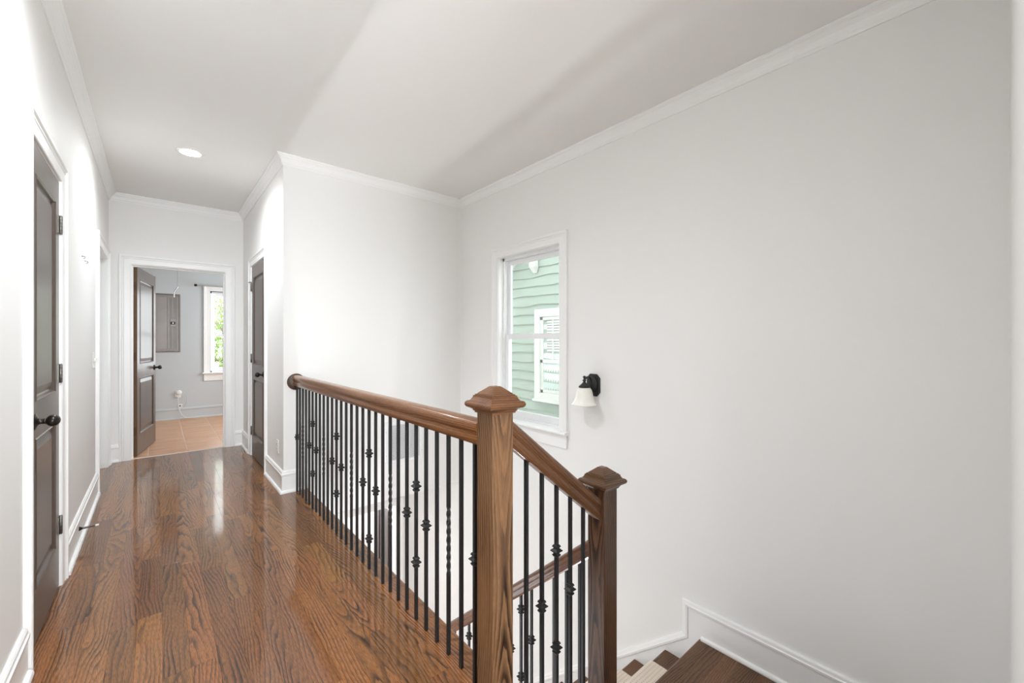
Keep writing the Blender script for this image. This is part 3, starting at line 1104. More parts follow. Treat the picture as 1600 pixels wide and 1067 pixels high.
# fascia of the hall floor towards the stairwell
fa = MB().box(XEDGE - 0.02, XEDGE - 0.008, 1.17, YB, ZUND, -0.031).build('trim_3', M['trim'])
ST(fa, 'white fascia board under the floor edge along the balusters', 'fascia')

# skirt board and landing baseboard on the window wall
sk = empty('trim_4', (XW, 1.285, LAND))
S2 = 0.835
top = [(YN, -0.36), (1.285, -0.36), (1.285, -0.565), (3.75, -0.565 - S2 * (3.75 - 1.285))]
poly = top + [(3.75, -2.83), (3.3, -2.83), (1.1, -0.95), (YN, -0.75)]
zf = lambda y, z, h: (-h, y - 1.285, z - LAND)
mb = MB()
mb.loft([[zf(y, z, 0.0) for y, z in poly], [zf(y, z, 0.014) for y, z in poly]])
mb.build('skirt_board', M['trim'], sk)
cp = [(-0.0012, 0.0), (-0.0012, 0.010), (0.003, 0.016), (0.010, 0.017), (0.017, 0.018), (0.022, 0.022), (0.034, 0.021), (0.038, 0.014), (0.038, 0.0)]
strip(top, cp, lambda p, h: zf(p.x, p.y, h), side=-1).build('cap_moulding', M['trim'], sk)
strip([(YN, LAND), (1.165, LAND)], [(0.0, 0.012), (0.0, 0.030), (0.008, 0.030), (0.016, 0.027), (0.021, 0.021), (0.022, 0.012)], lambda p, h: zf(p.x, p.y, h), side=1).build('shoe_moulding', M['trim'], sk)
ST(sk, 'white stepped skirt board along the window wall above the stair', 'skirt board')

# runner carpet down the lower flight
rp = [(1.158, LAND - RISE)]
pts = []
for i in range(1, NT + 1):
    yn = 1.183 + RUN * i
    z = LAND - RISE * i
    yb = yn - RUN - 0.030
    if i == 1:
        pts.append((yb + 0.006, z + 0.10))
    pts += [(yb + 0.006, z + 0.004), (yb + 0.012, z), (yn - 0.010, z), (yn + 0.001, z - 0.005), (yn + 0.004, z - 0.014), (yn + 0.001, z - 0.026), (yn - 0.030, z - 0.032)]
mb = MB()
rx0, rx1, rt = 1.60, 2.32, 0.008
P = [Vector(p) for p in pts]
loops, acc, uvs = [], 0.0, []
for i, p in enumerate(P):
    d = (P[min(i + 1, len(P) - 1)] - P[max(i - 1, 0)]).normalized()
    n = Vector((-d.y, d.x))
    q = p + n * rt
    loops.append([(rx0, p.x, p.y), (rx1, p.x, p.y), (rx1, q.x, q.y), (rx0, q.x, q.y)])
    if i:
        acc += (p - P[i - 1]).length
    uvs.append(acc)
mb.loft(loops)
run_o = mb.build('stair_runner', M['runner'])
me = run_o.data
ul = me.uv_layers.new(name='UVMap')
nv = len(P) * 4
for lpi in me.loops:
    vi = lpi.vertex_index
    x = me.vertices[vi].co.x
    ul.data[lpi.index].uv = (x, uvs[min(vi, nv - 1) // 4])
T(run_o, 'cream woven runner carpet down the lower oak treads', 'carpet')

# ------------------------------------------------------------------ railings
RW, RH = 0.031, 0.086
rail_prof = [(-0.020, 0.0), (0.020, 0.0), (0.021, 0.006), (0.0255, 0.010), (0.0265, 0.020), (0.024, 0.030), (0.0255, 0.036), (0.031, 0.044), (0.0325, 0.056),
             (0.030, 0.066), (0.023, 0.073), (0.012, 0.0765), (0.0, 0.0775), (-0.012, 0.0765), (-0.023, 0.073), (-0.030, 0.066), (-0.0325, 0.056), (-0.031, 0.044),
             (-0.0255, 0.036), (-0.024, 0.030), (-0.0265, 0.020), (-0.0255, 0.010), (-0.021, 0.006)]


def rail_mesh(L, k=1.0):
    """straight rail 0..L along local y, underside at local z=0"""
    mb = MB()
    pr = [(x, z * k) for x, z in rail_prof]
    mb.loft([[(x, 0, z) for x, z in pr], [(x, L, z) for x, z in pr]])
    return mb


BS = 0.00635
KN = [(BS, -0.024), (0.0098, -0.0225), (0.0125, -0.0165), (0.0118, -0.0145), (0.0088, -0.012), (0.0090, -0.009), (0.0175, -0.0015), (0.0175, 0.0015), (0.0090, 0.009),
      (0.0088, 0.012), (0.0118, 0.0145), (0.0125, 0.0165), (0.0098, 0.0225), (BS, 0.024)]
kn_src = None


def baluster(parent, x, y, zb, zt, kind, knuckles=(), twist=None):
    mb = MB()
    if kind == 'twist':
        a, b = twist
        loops = []
        def ring(z, ang):
            r = BS * 1.414
            return [(r * cos(ang + pi / 4 + k * pi / 2), r * sin(ang + pi / 4 + k * pi / 2), z) for k in range(4)]
        loops.append(ring(zb, 0)); 
        n = 54
        for i in range(n + 1):
            loops.append(ring(a + (b - a) * i / n, 2 * pi * 2.0 * i / n))
        loops.append(ring(zt, 0))
        mb.loft(loops)
    else:
        mb.square([(BS, zb), (BS, zt)])
    o = mb.build('baluster', M['iron'], parent)
    o.location = (x, y, 0)
    for z in knuckles:
        global kn_src
        if kn_src is None:
            kn_src = MB().square(KN).build('knuckle', M['iron'], o)
            kn_src.location = (0, 0, z)
        else:
            q = link_copy(kn_src, 'knuckle', o)
            q.location = (0, 0, z)
    return o


def newel(parent, x, y, zb, zt, mat, capmat):
    """square post with a stepped pyramid cap whose tip is at zt"""
    s = 0.045
    zc = zt - 0.092
    mb = MB()
    c = 0.0025
    oct_ = lambda z: [(-s + c, -s, z), (s - c, -s, z), (s, -s + c, z), (s, s - c, z), (s - c, s, z), (-s + c, s, z), (-s, s - c, z), (-s, -s + c, z)]
    mb.loft([oct_(zb), oct_(zc + 0.004)])
    p = mb.build('newel_post', M[mat], parent)
    p.location = (x, y, 0)
    pr = [(0.046, 0.0), (0.050, 0.0), (0.051, 0.006), (0.054, 0.0065), (0.056, 0.012), (0.063, 0.016), (0.065, 0.017)]
    for i in range(9):
        a = -pi / 2 + pi * i / 8
        pr.append((0.0635 + 0.0125 * cos(a), 0.0295 + 0.0125 * sin(a)))
    pr += [(0.0615, 0.043), (0.059, 0.0465), (0.056, 0.052), (0.0545, 0.0555), (0.0545, 0.0590), (0.0500, 0.0595), (0.0495, 0.0635), (0.0445, 0.0640), (0.0435, 0.0665), (0.014, 0.0905), (0.0, 0.092)]
    cb = MB().square(pr)
    cp_ = cb.build('newel_cap', M[capmat], p)
    cp_.location = (0, 0, zc)
    return p


# hall railing
hall = empty('hall_railing', (0.873, 1.138, 0))
T(hall, 'level oak handrail with black iron balusters along the hall floor edge', 'railing')
XR = 0.0
newel(hall, 0.017, 0.0, -0.03, 1.077, 'newel', 'cap')
hr = rail_mesh(YB - 0.018 - 1.183, 1.13).build('handrail', M['rail'], hall)
hr.location = (0, 1.183 - 1.138, 0.868)
for p in hr.data.polygons:
    p.use_smooth = len(p.vertices) == 4
ro = MB().lathe([(0.0, 0.0), (0.066, 0.0), (0.068, 0.004), (0.066, 0.012), (0.060, 0.018), (0.0, 0.018)], Matrix.Translation((0, YB - 1.138, 0.898)) @ Matrix.Rotation(R(90), 4, 'X'), 32)
ro.build('rosette', plain('dark_oak_rosette', (0.075, 0.045, 0.028), 0.4, var=0.3, vscale=25), hall)
UP = {12: 0.624, 18: 0.625, 24: 0.590, 6: 0.622}
LO_ = {12: 0.257, 18: 0.163, 24: 0.254, 6: 0.254}
for i in range(1, 30):
    y = 3.750 - 0.0899 * (i - 1) - 1.138
    k = i % 6
    if k == 3:
        baluster(hall, 0, y, -0.01, 0.870, 'twist', (), (0.308, 0.580))
    elif k == 0:
        baluster(hall, 0, y, -0.01, 0.870, 'plain', (UP[i], LO_[i]))
    elif k in (1, 5):
        baluster(hall, 0, y, -0.01, 0.870, 'plain', (0.446,))
    else:
        baluster(hall, 0, y, -0.01, 0.870, 'plain')

# sloping railing of the upper flight
N2X = 1.487
st2 = empty('stair_railing', (N2X, 1.138, LAND))
T(st2, 'short sloping oak handrail and capped post down to the landing', 'railing')
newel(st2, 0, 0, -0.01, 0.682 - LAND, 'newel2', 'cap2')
a_s = math.atan(0.80)
xa, xb = 0.934, N2X - 0.044
zu = lambda x: 0.830 - 0.80 * (x - 0.986)
Ls = (xb - xa) / cos(a_s)


def sloped_rail(parent, p0, p1, mat, k=0.98, rz=0.0):
    """rail between two underside points in a vertical plane with plumb-cut ends"""
    d = Vector(p1) - Vector(p0)
    hor = math.hypot(d.x, d.y)
    mb = MB()
    t_ = d.z / hor
    cs = 1 / math.sqrt(1 + t_ * t_)
    ca = Vector((d.x / hor, d.y / hor, 0))
    sa = Vector((ca.y, -ca.x, 0))
    ang = math.atan2(t_, 1)
    L = hor / cs
    # local frame: y along the rail; plumb cuts keep the section vertical
    def sec(y0):
        lp = []
        for x, z in rail_prof:
            zz = z * k
            lp.append((x, y0 + zz * math.tan(ang), zz))
        return lp
    mb.loft([sec(0), sec(L)])
    o = mb.build('handrail', M[mat], parent)
    for p in o.data.polygons:
        p.use_smooth = len(p.vertices) == 4
    o.rotation_euler = (ang, 0, math.atan2(-ca.x, ca.y))
    o.location = p0
    return o


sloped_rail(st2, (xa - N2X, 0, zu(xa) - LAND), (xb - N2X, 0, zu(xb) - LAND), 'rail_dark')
for i in range(5):
    x = 1.036 + 0.0803 * i
    zb_ = LAND / 3 if x < XEDGE + 0.2175 else LAND * 2 / 3
    kk = {0: (), 1: (0.222,), 2: (0.408, 0.027), 3: (0.225,), 4: ()}[i]
    baluster(st2, x - N2X, 0, zb_ - LAND - 0.005, zu(x) - LAND + 0.008, 'plain', [z - LAND for z in kk])

# railing of the lower flight
st3 = empty('lower_railing', (N2X, 1.30, LAND - RISE))
T(st3, 'lower oak handrail and iron balusters descending behind the landing post', 'railing')
zl = lambda y: 0.234 - 0.83 * (y - 1.232)
O3 = Vector(st3.location)
y1 = 3.45
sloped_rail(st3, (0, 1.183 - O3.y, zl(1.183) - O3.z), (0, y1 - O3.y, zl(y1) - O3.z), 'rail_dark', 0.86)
for i in range(25):
    y = 1.266 + 0.0817 * i
    if y > y1 - 0.05:
        break
    n = int((y - 1.183) / RUN) + 1
    zb_ = LAND - RISE * n
    zt_ = zl(y)
    j = i % 6
    if j == 4:
        ks = (-0.322 - 0.83 * (y - 1.588),)
    elif j == 5:
        ks = (-0.581 - 0.83 * (y - 1.691), -0.22 - 0.83 * (y - 1.691))
    elif j == 0 and i:
        ks = (-0.322 - 0.83 * (y - 1.588),)
    else:
        ks = ()
    if j == 2 and i > 3:
        baluster(st3, 0, y - O3.y, zb_ - O3.z - 0.005, zt_ - O3.z + 0.008, 'twist', (), (zt_ - O3.z - 0.57, zt_ - O3.z - 0.30))
    else:
        baluster(st3, 0, y - O3.y, zb_ - O3.z - 0.005, zt_ - O3.z + 0.008, 'plain', [z - O3.z for z in ks])

# ------------------------------------------------------------------ wall sconce
SY = 1.983
sc = empty('wall_sconce', (XW, SY, 0.905))
T(sc, 'black wall sconce with white bell glass shade beside the window', 'wall lamp')
pl = MB()


def oct_plate(hy, hz, cut, x0, x1, ins):
    lp = lambda x, k: [(x, y, z) for y, z in ((-hy + cut, -hz + k), (hy - cut, -hz + k), (hy - k, -hz + cut), (hy - k, hz - cut), (hy - cut, hz - k), (-hy + cut, hz - k), (-hy + k, hz - cut), (-hy + k, -hz + cut))]
    return [lp(x0, 0), lp((x0 * 0.3 + x1 * 0.7), 0), lp(x1, ins)]


pl.loft(oct_plate(0.060, 0.083, 0.030, 0.0, -0.014, 0.004))
pl.build('back_plate', M['iron'], sc)
ov = MB().lathe([(0.0, 0.0), (0.046, 0.0), (0.046, 0.006), (0.041, 0.012), (0.039, 0.012), (0.030, 0.020), (0.014, 0.024), (0.0, 0.025)], Matrix.Translation((-0.013, 0, 0.004)) @ Matrix.Rotation(R(-90), 4, 'Y') @ Matrix.Diagonal((1.38, 1.0, 1, 1)), 28)
ov.build('canopy', M['iron'], sc)
SX = -0.110
arm = []
for i in range(13):
    a = pi * i / 12
    arm.append((-0.073 + 0.037 * cos(a), 0.0, 0.028 + 0.034 * sin(a)))
arm = [(-0.022, 0, -0.016), (-0.032, 0, 0.0)] + arm[1:]
MB().tube(arm, 0.0075, 10).build('arm', M['iron'], sc)
SX = -0.110
mt = Matrix.Translation((SX, 0, 0))
cup = MB().lathe([(0.0, 0.030), (0.010, 0.029), (0.013, 0.024), (0.020, 0.016), (0.034, 0.004), (0.042, -0.003), (0.043, -0.008), (0.039, -0.012), (0.0, -0.012)], mt, 24)
cup.build('socket_cup', M['iron'], sc)
fin = MB().lathe([(0.0, 0.028), (0.008, 0.028), (0.009, 0.034), (0.015, 0.038), (0.015, 0.042), (0.008, 0.046), (0.006, 0.056), (0.010, 0.060), (0.0115, 0.066), (0.009, 0.072), (0.0, 0.075)], mt, 16)
fin.build('finial', M['iron'], sc)
out_p = [(0.034, -0.010), (0.044, -0.015), (0.054, -0.030), (0.060, -0.050), (0.065, -0.075), (0.070, -0.098), (0.077, -0.116), (0.088, -0.130), (0.093, -0.137)]
prof = out_p + [(0.091, -0.139)] + [(r - 0.004, z - 0.0005) for r, z in reversed(out_p)]
sh = MB()
loops = [[mt @ Vector((r * cos(2 * pi * k / 40), r * sin(2 * pi * k / 40), z)) for k in range(40)] for r, z in prof]
sh.loft(loops, cyclic=True, smooth=True)
sh.build('shade', M['shade'], sc)
MB().lathe([(0.0, -0.012), (0.013, -0.014), (0.014, -0.035), (0.024, -0.055), (0.028, -0.072), (0.022, -0.090), (0.0, -0.099)], mt, 18).build('light_bulb', M['white'], sc)

# ------------------------------------------------------------------ recessed ceiling lights
def can(x, y, label, watts, first=None):
    o = empty('recessed_light', (x, y, CEIL))
    T(o, label, 'ceiling light', 'recessed hall lights')
    if first is None:
        MB().lathe([(0.070, 0.0), (0.092, 0.0), (0.092, -0.003), (0.086, -0.006), (0.074, -0.006), (0.070, -0.004)], seg=36).build('trim_ring', M['white'], o)
        MB().lathe([(0.0, -0.0015), (0.069, -0.0015), (0.070, -0.003), (0.06, -0.0055), (0.0, -0.007)], seg=32).build('lens', M['lens'], o)
    else:
        for ch in first.children:
            if ch.type == 'MESH':
                link_copy(ch, ch.name.split('.')[0], o)
    spot('can_lamp', (0, 0, -0.012), watts, 166, 0.9, 0.03, WARM, o)
    return o


c0 = can(0.20, 4.213, 'glowing recessed ceiling light over the far half of the hall', CAN_HALL)
can(0.22, 1.90, 'recessed ceiling light overhead in the near half of the hall', CAN_HALL * 1.5, c0)
can(0.22, -0.42, 'recessed ceiling light behind the camera in the hall', CAN_HALL * 0.25, c0)

# ------------------------------------------------------------------ wall fittings
gr = empty('air_vent', (1.835, YB, 0.2575))
T(gr, 'white return air grille low on the stairwell wall behind balusters', 'vent')
gw, gh = 0.198, 0.2035
g = MB()
iw, ih, gy = gw - 0.034, gh - 0.036, -0.010
strip([(-iw, -ih), (-iw, ih), (iw, ih), (iw, -ih), (-iw, -ih)], [(0.0, 0.002), (0.0, 0.008), (0.004, 0.011), (0.026, 0.011), (0.034, 0.004), (0.034, 0.0), (0.004, 0.0)], lambda p, h: (p.x, -h, p.y), g)
g.build('vent_frame', M['vent'], gr)
MB().box(-iw - 0.002, iw + 0.002, -0.0015, 0.0, -ih - 0.002, ih + 0.002).build('duct_shade', plain('vent_shadow', (0.22, 0.23, 0.24), 0.7), gr)  # flat grey sheet, the shade behind the slats put into its colour
s_ = MB()
ns = 27
for i in range(ns):
    z = -ih + (i + 0.5) * 2 * ih / ns
    s_.add([(-iw, -0.0095, z - 0.0035), (iw, -0.0095, z - 0.0035), (iw, -0.0035, z + 0.0030), (-iw, -0.0035, z + 0.0030),
            (-iw, -0.0088, z - 0.0042), (iw, -0.0088, z - 0.0042), (iw, -0.0028, z + 0.0023), (-iw, -0.0028, z + 0.0023)],
           [(0, 1, 2, 3), (7, 6, 5, 4), (0, 4, 5, 1), (2, 6, 7, 3)])
s_.build('slats', M['vent'], gr, kind='stuff')
for x in (-iw / 3, iw / 3):
    MB().box(x - 0.002, x + 0.002, -0.0105, -0.002, -ih, ih).build('mullion', M['vent'], gr)
for z in (-gh * 0.55, gh * 0.55):
    for x in (-gw + 0.012, gw - 0.012):
        MB().lathe([(0, 0), (0.004, 0), (0.003, 0.002), (0, 0.002)], Matrix.Translation((x, -0.010, z)) @ Matrix.Rotation(R(90), 4, 'X'), 8).build('screw', M['steel'], gr)

ot = empty('wall_outlet', (XB, 3.985, 0.342))
T(ot, 'white wall outlet on the inner hall wall near the baseboard corner', 'outlet')
MB().cbox(-0.006, 0.0, -0.036, 0.036, -0.058, 0.058, 0.003).build('cover_plate', M['white'], ot)
for z in (-0.021, 0.021):
    so = MB().cbox(-0.008, -0.005, -0.016, 0.016, z - 0.014, z + 0.014, 0.002).build('socket', M['white'], ot)
    MB().box(-0.0085, -0.0078, -0.008, -0.005, z - 0.005, z + 0.006).box(-0.0085, -0.0078, 0.005, 0.008, z - 0.005, z + 0.006).build('slot', M['slot'], so)

sw = empty('light_switch', (XL, 4.556, 1.087))
T(sw, 'white light switch on the left wall before the cased opening', 'switch')
MB().cbox(0.0, 0.006, -0.058, 0.058, -0.060, 0.060, 0.003).build('cover_plate', M['white'], sw)
for y in (-0.023, 0.023):
    MB().cbox(0.005, 0.016, y - 0.006, y + 0.006, -0.012, 0.012, 0.002).build('toggle', M['white'], sw)
MB().box(0.005, 0.009, -0.052, -0.048, -0.056, -0.044).build('plate_screw', M['steel'], sw)

hk_label = {0: 'small dark screw hook on the left wall, the higher one', 1: 'small dark screw hook on the left wall, the lower one'}
for i, (y, z) in enumerate(((3.909, 1.789), (4.052, 1.778))):
    hk = empty('wall_hook', (XL, y, z))
    hk.scale = (0.62, 0.62, 0.62)
    T(hk, hk_label[i], 'hook', 'wall hooks')
    MB().lathe([(0, 0), (0.008, 0), (0.007, 0.003), (0, 0.003)], Matrix.Rotation(R(90), 4, 'Y'), 12).build('flange', M['bronze'], hk)
    MB().tube([(0.002, 0, 0), (0.016, 0, 0.0), (0.024, 0, -0.006), (0.024, 0, -0.016), (0.018, 0, -0.022), (0.010, 0, -0.021)], 0.0028, 8).build('hook', M['bronze'], hk)

ds = empty('door_stop', (XL + 0.014, 3.64, 0.09))
T(ds, 'bronze spring door stop with white tip on the left baseboard', 'door stop')
MB().lathe([(0, 0), (0.013, 0), (0.013, 0.003), (0.009, 0.008), (0.006, 0.016), (0, 0.016)], Matrix.Rotation(R(90), 4, 'Y'), 14).build('stop_base', M['bronze'], ds)
spg = [(0.010 + 0.062 * i / 150, (0.0062 - 0.002 * i / 150) * cos(2 * pi * 15 * i / 150), (0.0062 - 0.002 * i / 150) * sin(2 * pi * 15 * i / 150) + 0.002 * i / 150) for i in range(151)]
MB().tube(spg, 0.0015, 5).build('spring', M['hinge'], ds)
MB().lathe([(0, 0.070), (0.006, 0.070), (0.0065, 0.073), (0.0065, 0.083), (0.005, 0.086), (0, 0.086)], Matrix.Translation((0, 0, 0.002)) @ Matrix.Rotation(R(90), 4, 'Y'), 14).build('rubber_tip', M['rubber'], ds)

# ------------------------------------------------------------------ tiled room fittings
ep = empty('breaker_panel', (0.095, YF, 1.52))
T(ep, 'taupe metal breaker panel on the grey wall behind the open door', 'electrical panel')
hw, hh = 0.185, 0.460
fr = MB()
pp = [(0.0, 0.0), (0.0, 0.004), (0.006, 0.012), (0.018, 0.014), (0.022, 0.009), (0.034, 0.009), (0.036, 0.014), (0.046, 0.014), (0.046, 0.0)]
strip([(-hw, -hh), (-hw, hh), (hw, hh), (hw, -hh), (-hw, -hh)], pp, lambda p, h: (p.x, -h, p.y), fr, side=-1)
fr.build('panel_frame', M['panel'], ep)
MB().cbox(-hw + 0.046, hw - 0.046, -0.010, 0.0, -hh + 0.046, hh - 0.046, 0.003).build('panel_door', M['panel'], ep)
for x, za, zb in ((0.030, -0.40, 0.40), (0.062, -0.40, 0.40), (0.078, -0.40, -0.06), (0.105, -0.40, -0.06), (0.078, 0.09, 0.40), (0.105, 0.09, 0.40), (0.124, -0.40, 0.40)):
    MB().cbox(x - 0.005, x + 0.005, -0.016, -0.009, za, zb, 0.0025).build('rib', M['panel'], ep)
lt = MB().cbox(0.058, 0.128, -0.020, -0.009, -0.055, 0.075, 0.004).build('latch_plate', M['panel'], ep)
MB().cbox(0.062, 0.122, -0.024, -0.018, -0.020, 0.022, 0.003).build('latch', M['slot'], lt)
MB().cbox(0.086, 0.100, -0.028, -0.022, -0.012, 0.012, 0.002).build('latch_tab', M['steel'], lt)

cr_ = empty('curtain_rod', (0.47, YF - 0.085, 2.137))
T(cr_, 'thin steel curtain rod above the window in the tiled room', 'curtain rod')
MB().tube([(0.0, 0, 0), (1.2, 0, 0)], 0.008, 10).build('rod', M['steel'], cr_)
MB().lathe([(0, -0.02), (0.018, -0.018), (0.02, -0.01), (0.02, 0.012), (0.014, 0.018), (0, 0.02)], Matrix.Rotation(R(90), 4, 'Y'), 14).build('finial', M['bronze'], cr_)
MB().box(0.095, 0.110, -0.004, 0.085, -0.016, -0.006).box(0.090, 0.115, 0.080, 0.085, -0.035, 0.02).build('bracket', M['steel'], cr_)

pc = empty('pull_cord', (0.205, 7.5, CEIL))
T(pc, 'thin attic pull cord with bent white handle hanging past the doorway', 'cord')
MB().tube([(0, 0, 0), (0.004, 0, -0.3), (0.010, 0, -0.62), (0.008, 0, -0.765)], 0.0022, 6).build('cord', plain('grey_cord', (0.35, 0.35, 0.36), 0.8), pc)
MB().tube([(0.012, 0, -0.745), (0.004, 0, -0.765), (-0.016, 0, -0.795), (-0.026, 0, -0.82)], 0.0065, 8).build('hook', M['steel'], pc)
MB().tube([(-0.027, 0, -0.82), (-0.028, 0, -0.895)], [0.004, 0.010], 8).build('handle', M['white'], pc)

pg = empty('plug_device', (0.249, YF, 0.395))
T(pg, 'round white plug-in device on the grey wall under the breaker panel', 'plug')
MB().cbox(-0.036, 0.036, -0.006, 0.0, -0.058, 0.058, 0.003).build('cover_plate', M['white'], pg)
MB().lathe([(0, 0.0), (0.034, 0.0), (0.040, 0.012), (0.038, 0.026), (0.026, 0.034), (0, 0.036)], Matrix.Translation((0.01, -0.006, 0.022)) @ Matrix.Rotation(R(90), 4, 'X'), 22).build('device_body', M['white'], pg)
MB().cbox(-0.018, 0.018, -0.03, -0.006, -0.055, -0.025, 0.004).build('plug_body', M['rubber'], pg)
jk = empty('cable_jack', (0.275, YF, 0.195))
T(jk, 'small cable jack just above the baseboard of the grey wall', 'jack')
MB().cbox(-0.028, 0.028, -0.006, 0.0, -0.038, 0.038, 0.003).build('cover_plate', M['white'], jk)
MB().lathe([(0, 0), (0.010, 0), (0.010, 0.012), (0, 0.013)], Matrix.Translation((0.0, -0.006, 0.010)) @ Matrix.Rotation(R(90), 4, 'X'), 12).build('connector', M['slot'], jk)
cb = MB()
cb.tube([(0.25, YF - 0.03, 0.345), (0.252, YF - 0.035, 0.29), (0.258, YF - 0.03, 0.22), (0.268, YF - 0.034, 0.14), (0.30, YF - 0.045, 0.06), (0.35, YF - 0.06, 0.012), (0.46, YF - 0.075, 0.006), (0.62, YF - 0.08, 0.006), (0.9, YF - 0.07, 0.006)], 0.0045, 6)
cb = cb.build('white_cord', M['white'])
T(cb, 'white cord hanging from the plug and trailing along the tile', 'cord')
cb2 = MB().tube([(0.262, YF - 0.025, 0.40), (0.305, YF - 0.03, 0.44), (0.355, YF - 0.03, 0.38), (0.362, YF - 0.03, 0.28), (0.33, YF - 0.03, 0.20), (0.285, YF - 0.02, 0.205)], 0.0035, 6).build('looped_cord', M['grey'])
T(cb2, 'thin pale cord looping from plug to cable jack', 'cord')

# ------------------------------------------------------------------ lower storey details seen under the stairwell wall
tb = empty('towel_bar', (1.72, 6.6, -1.05))
T(tb, 'short dark towel bar on the lower room wall', 'towel bar')
MB().tube([(-0.2, -0.06, 0), (0.2, -0.06, 0)], 0.009, 8).build('bar', M['bronze'], tb)
MB().tube([(-0.19, -0.06, 0), (-0.19, 0.0, 0)], 0.011, 8).tube([(0.19, -0.06, 0), (0.19, 0.0, 0)], 0.011, 8).build('bar_bracket', M['bronze'], tb)
tw = MB()
prof = [(-0.045, -0.75), (-0.046, -0.3), (-0.046, -0.02), (-0.052, 0.008), (-0.06, 0.016), (-0.068, 0.012), (-0.075, -0.01), (-0.078, -0.3), (-0.082, -0.85)]
thk = [(y + 0.0, z) for y, z in prof]
inner = [(y + (0.006 if y < -0.06 else -0.004), z - (0.006 if z > -0.01 else 0)) for y, z in reversed(prof)]
loopp = thk + inner
tw.loft([[(1.72 + x, 6.6 + y + 0.004 * sin(x * 60), -1.05 + z) for y, z in loopp] for x in [-0.13 + 0.02 * i for i in range(14)]], smooth=True)
tw = tw.build('bath_towel', M['cloth'])
T(tw, 'white towel hanging from the dark bar in the lower room', 'towel')

# ------------------------------------------------------------------ outside: neighbouring house, trees, ground
gd = MB().box(XW + 0.15, 40, -12, 45, -3.6, -3.45).box(-12, XW + 0.15, YF + WT, 45, -3.6, -3.45).build('ground', M['ground'])
ST(gd, 'pale ground between the houses', 'ground')
ev = MB().box(XW + 0.15, XW + 0.75, -4.0, YF + 0.6, 2.86, 3.05).build('shading_eave', M['ext_white'])  # out of view, added to cut the skylight on the neighbour's siding
ST(ev, 'unseen white eave added outside to shade the neighbour siding', 'eave')
XN, YC = 5.30, 6.295
hs = empty('neighbour_house', (XN, 4.5, -3.45))
T(hs, 'neighbouring house with wavy sage green siding and white window', 'house')
HO = Vector(hs.location)


def hp(mb, name, mat, parent=None, bevel=0):
    o = mb.build(name, M[mat], parent or hs, bevel)
    if parent is None:
        o.location = -HO
    return o


YN0 = 0.5


def ymax(z):
    return min(YC, YC - (z - 2.536) / 0.74 + 0.02)


hp(MB().loft([[(x, y, z) for y, z in ((YN0, -3.45), (YC - 0.03, -3.45), (YC - 0.03, 2.50), (YN0 + 2.0, 5.2), (YN0, 4.0))] for x in (XN + 0.03, XN + 0.2)]), 'sheathing', 'siding')
E_, zc = 0.1735, 2.421
nb = -33
for k in range(nb, 6):
    zb_ = zc + E_ * k - 0.004
    zt_ = zb_ + E_ + 0.02
    mb = MB()
    loops = []
    yA, yBb = YN0, ymax(zb_)
    yBt = ymax(zt_)
    nseg = 44
    r0 = rnd.random() * 6
    amp = 0.010
    for i in range(nseg + 1):
        f = i / nseg
        yb2, yt2 = yA + (yBb - yA) * f, yA + (yBt - yA) * f
        wv = amp * (sin(yb2 * 5.1 + r0) + 0.7 * sin(yb2 * 8.3 + r0 * 2.3))
        loops.append([(XN - 0.030, yb2, zb_ + wv), (XN - 0.002, yt2, zt_), (XN + 0.010, yt2, zt_), (XN + 0.004, yb2, zb_ + wv)])
    mb.loft(loops)
    hp(mb, 'siding_board', 'siding')
hp(MB().box(XN - 0.045, XN + 0.06, YC - 0.02, YC + 0.085, -3.45, 2.62), 'corner_board', 'ext_cream')
# gable rake: board following the roof slope, with soffit
rk = lambda y: 2.536 + 0.74 * (YC - y)
ya_, yb_ = 6.75, 2.0
hp(MB().loft([[(x, y, z) for y, z in ((ya_, rk(ya_)), (yb_, rk(yb_)), (yb_, rk(yb_) + 0.16), (ya_, rk(ya_) + 0.16))] for x in (XN - 0.08, XN - 0.02)]), 'rake_board', 'ext_white')
hp(MB().loft([[(x, y, z) for y, z in ((ya_, rk(ya_) + 0.14), (yb_, rk(yb_) + 0.14), (yb_, rk(yb_) + 0.20), (ya_, rk(ya_) + 0.20))] for x in (XN - 0.35, XN + 6.0)]), 'roof', 'shingle')
# bracket hanging at the gable
br_ = MB()
br_.cbox(XN - 0.14, XN - 0.03, 5.46, 5.60, 2.58, 3.2, 0.008)
br_.loft([[(XN - 0.14, 5.46, 2.585), (XN - 0.03, 5.46, 2.585), (XN - 0.03, 5.60, 2.585), (XN - 0.14, 5.60, 2.585)], [(XN - 0.06, 5.50, 2.475), (XN - 0.03, 5.50, 2.475), (XN - 0.03, 5.56, 2.475), (XN - 0.06, 5.56, 2.475)]])
hp(br_, 'gable_bracket', 'ext_white')
# window of the neighbouring house
nw = empty('house_window')
nw.parent = hs
nw.location = -HO
ny0, ny1, nz0, nz1 = 4.30, 5.40, 0.31, 1.67


def np_(mb, name, mat):
    return mb.build(name, M[mat], nw)


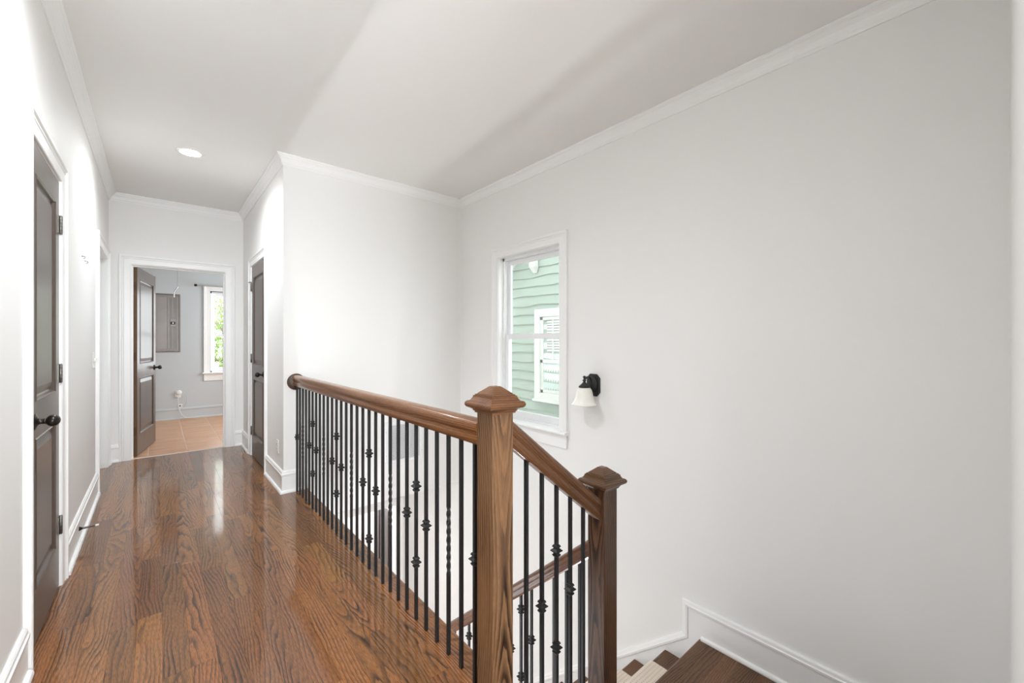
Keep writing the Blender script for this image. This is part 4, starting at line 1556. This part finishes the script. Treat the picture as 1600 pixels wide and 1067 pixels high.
cs_ = MB()
for (a, b, c, d) in ((ny1, ny1 + 0.14, nz0 - 0.14, nz1 + 0.14), (ny0 - 0.14, ny0, nz0 - 0.14, nz1 + 0.14), (ny0, ny1, nz1, nz1 + 0.14), (ny0, ny1, nz0 - 0.14, nz0)):
    cs_.cbox(XN - 0.065, XN + 0.02, a, b, c, d, 0.006)
cs_.cbox(XN - 0.085, XN + 0.02, ny0 - 0.17, ny1 + 0.17, nz0 - 0.16, nz0 - 0.12, 0.006)
np_(cs_, 'window_casing', 'ext_white')
np_(MB().box(XN - 0.02, XN + 0.03, ny0, ny1, nz0, nz1), 'window_backing', 'curtain')
zm = 0.85
for z0_, z1_, x in ((zm, nz1, -0.048), (nz0, zm + 0.05, -0.038)):
    f = MB()
    for (a, b, c, d) in ((ny1 - 0.07, ny1, z0_, z1_), (ny0, ny0 + 0.07, z0_, z1_), (ny0, ny1, z1_ - 0.06, z1_), (ny0, ny1, z0_, z0_ + 0.06)):
        f.cbox(XN + x, XN + x + 0.03, a, b, c, d, 0.005)
    np_(f, 'window_sash', 'ext_white')
np_(MB().cbox(XN - 0.046, XN - 0.022, 5.075, 5.105, zm, nz1, 0.003), 'muntin', 'ext_white')
for i in range(14):
    z = nz1 - 0.09 - 0.046 * i
    if z < zm + 0.22:
        break
    for (a, b) in ((ny0 + 0.07, 5.075), (5.105, 5.24)):
        mb = MB().loft([[(XN - 0.030, y, z - 0.012), (XN - 0.036, y, z - 0.016), (XN - 0.024, y, z + 0.018), (XN - 0.020, y, z + 0.016)] for y in (a, b)])
        np_(mb, 'louver', 'shutter')
np_(MB().box(XN - 0.022, XN - 0.018, ny0 + 0.07, 5.25, zm + 0.2, nz1 - 0.05), 'louver_backing', 'slot')
cu = MB()
loops = []
for i in range(61):
    y = ny0 + 0.07 + (ny1 - ny0 - 0.14) * i / 60
    x = XN - 0.024 + 0.004 * sin(i * 1.7)
    loops.append([(x, y, nz0 + 0.06), (x, y, zm + 0.02), (x + 0.002, y, zm + 0.02), (x + 0.002, y, nz0 + 0.06)])
cu.loft(loops, smooth=True)
np_(cu, 'sheer_curtain', 'curtain')

# trees beyond the tiled room's window
def tree(x, y, zg, h, rr, n, label):
    o = empty('tree', (x, y, zg))
    T(o, label, 'tree', 'trees beyond the tiled room')
    tm = MB().tube([(0, 0, 0), (0.06, 0.02, h * 0.35), (-0.04, 0.05, h * 0.6), (0.02, 0, h * 0.85)], [0.14, 0.11, 0.08, 0.03], 8)
    for i in range(7):
        a = i * 2.4
        z0_ = h * (0.35 + 0.07 * i)
        tm.tube([(0, 0, z0_), (0.5 * rr * cos(a), 0.5 * rr * sin(a), z0_ + 0.4), (0.9 * rr * cos(a), 0.9 * rr * sin(a), z0_ + 0.5)], [0.05, 0.03, 0.012], 6)
    tm.build('trunk', M['bark'], o)
    lv = MB()
    for i in range(n):
        a, b_, q = rnd.random() * 2 * pi, rnd.uniform(-1, 1), rnd.random() ** 0.4
        s = math.sqrt(1 - b_ * b_)
        c_ = Vector((rr * q * s * cos(a), rr * q * s * sin(a), h * 0.68 + h * 0.36 * q * b_))
        u = Vector((rnd.gauss(0, 1), rnd.gauss(0, 1), rnd.gauss(0, 1))).normalized()
        v = u.orthogonal().normalized()
        L, w = rnd.uniform(0.06, 0.11), rnd.uniform(0.025, 0.045)
        lv.add([c_ - u * L, c_ + v * w, c_ + u * L, c_ - v * w], [(0, 1, 2, 3)])
    lv.build('foliage', M['leaf'], o, kind='stuff')


tree(1.6, 15.5, -3.45, 6.4, 1.7, 2600, 'leafy tree behind the window of the tiled room, nearer one')
tree(3.6, 19.5, -3.45, 7.4, 2.0, 2400, 'leafy tree behind the window of the tiled room, farther one')

bpy.context.view_layer.update()
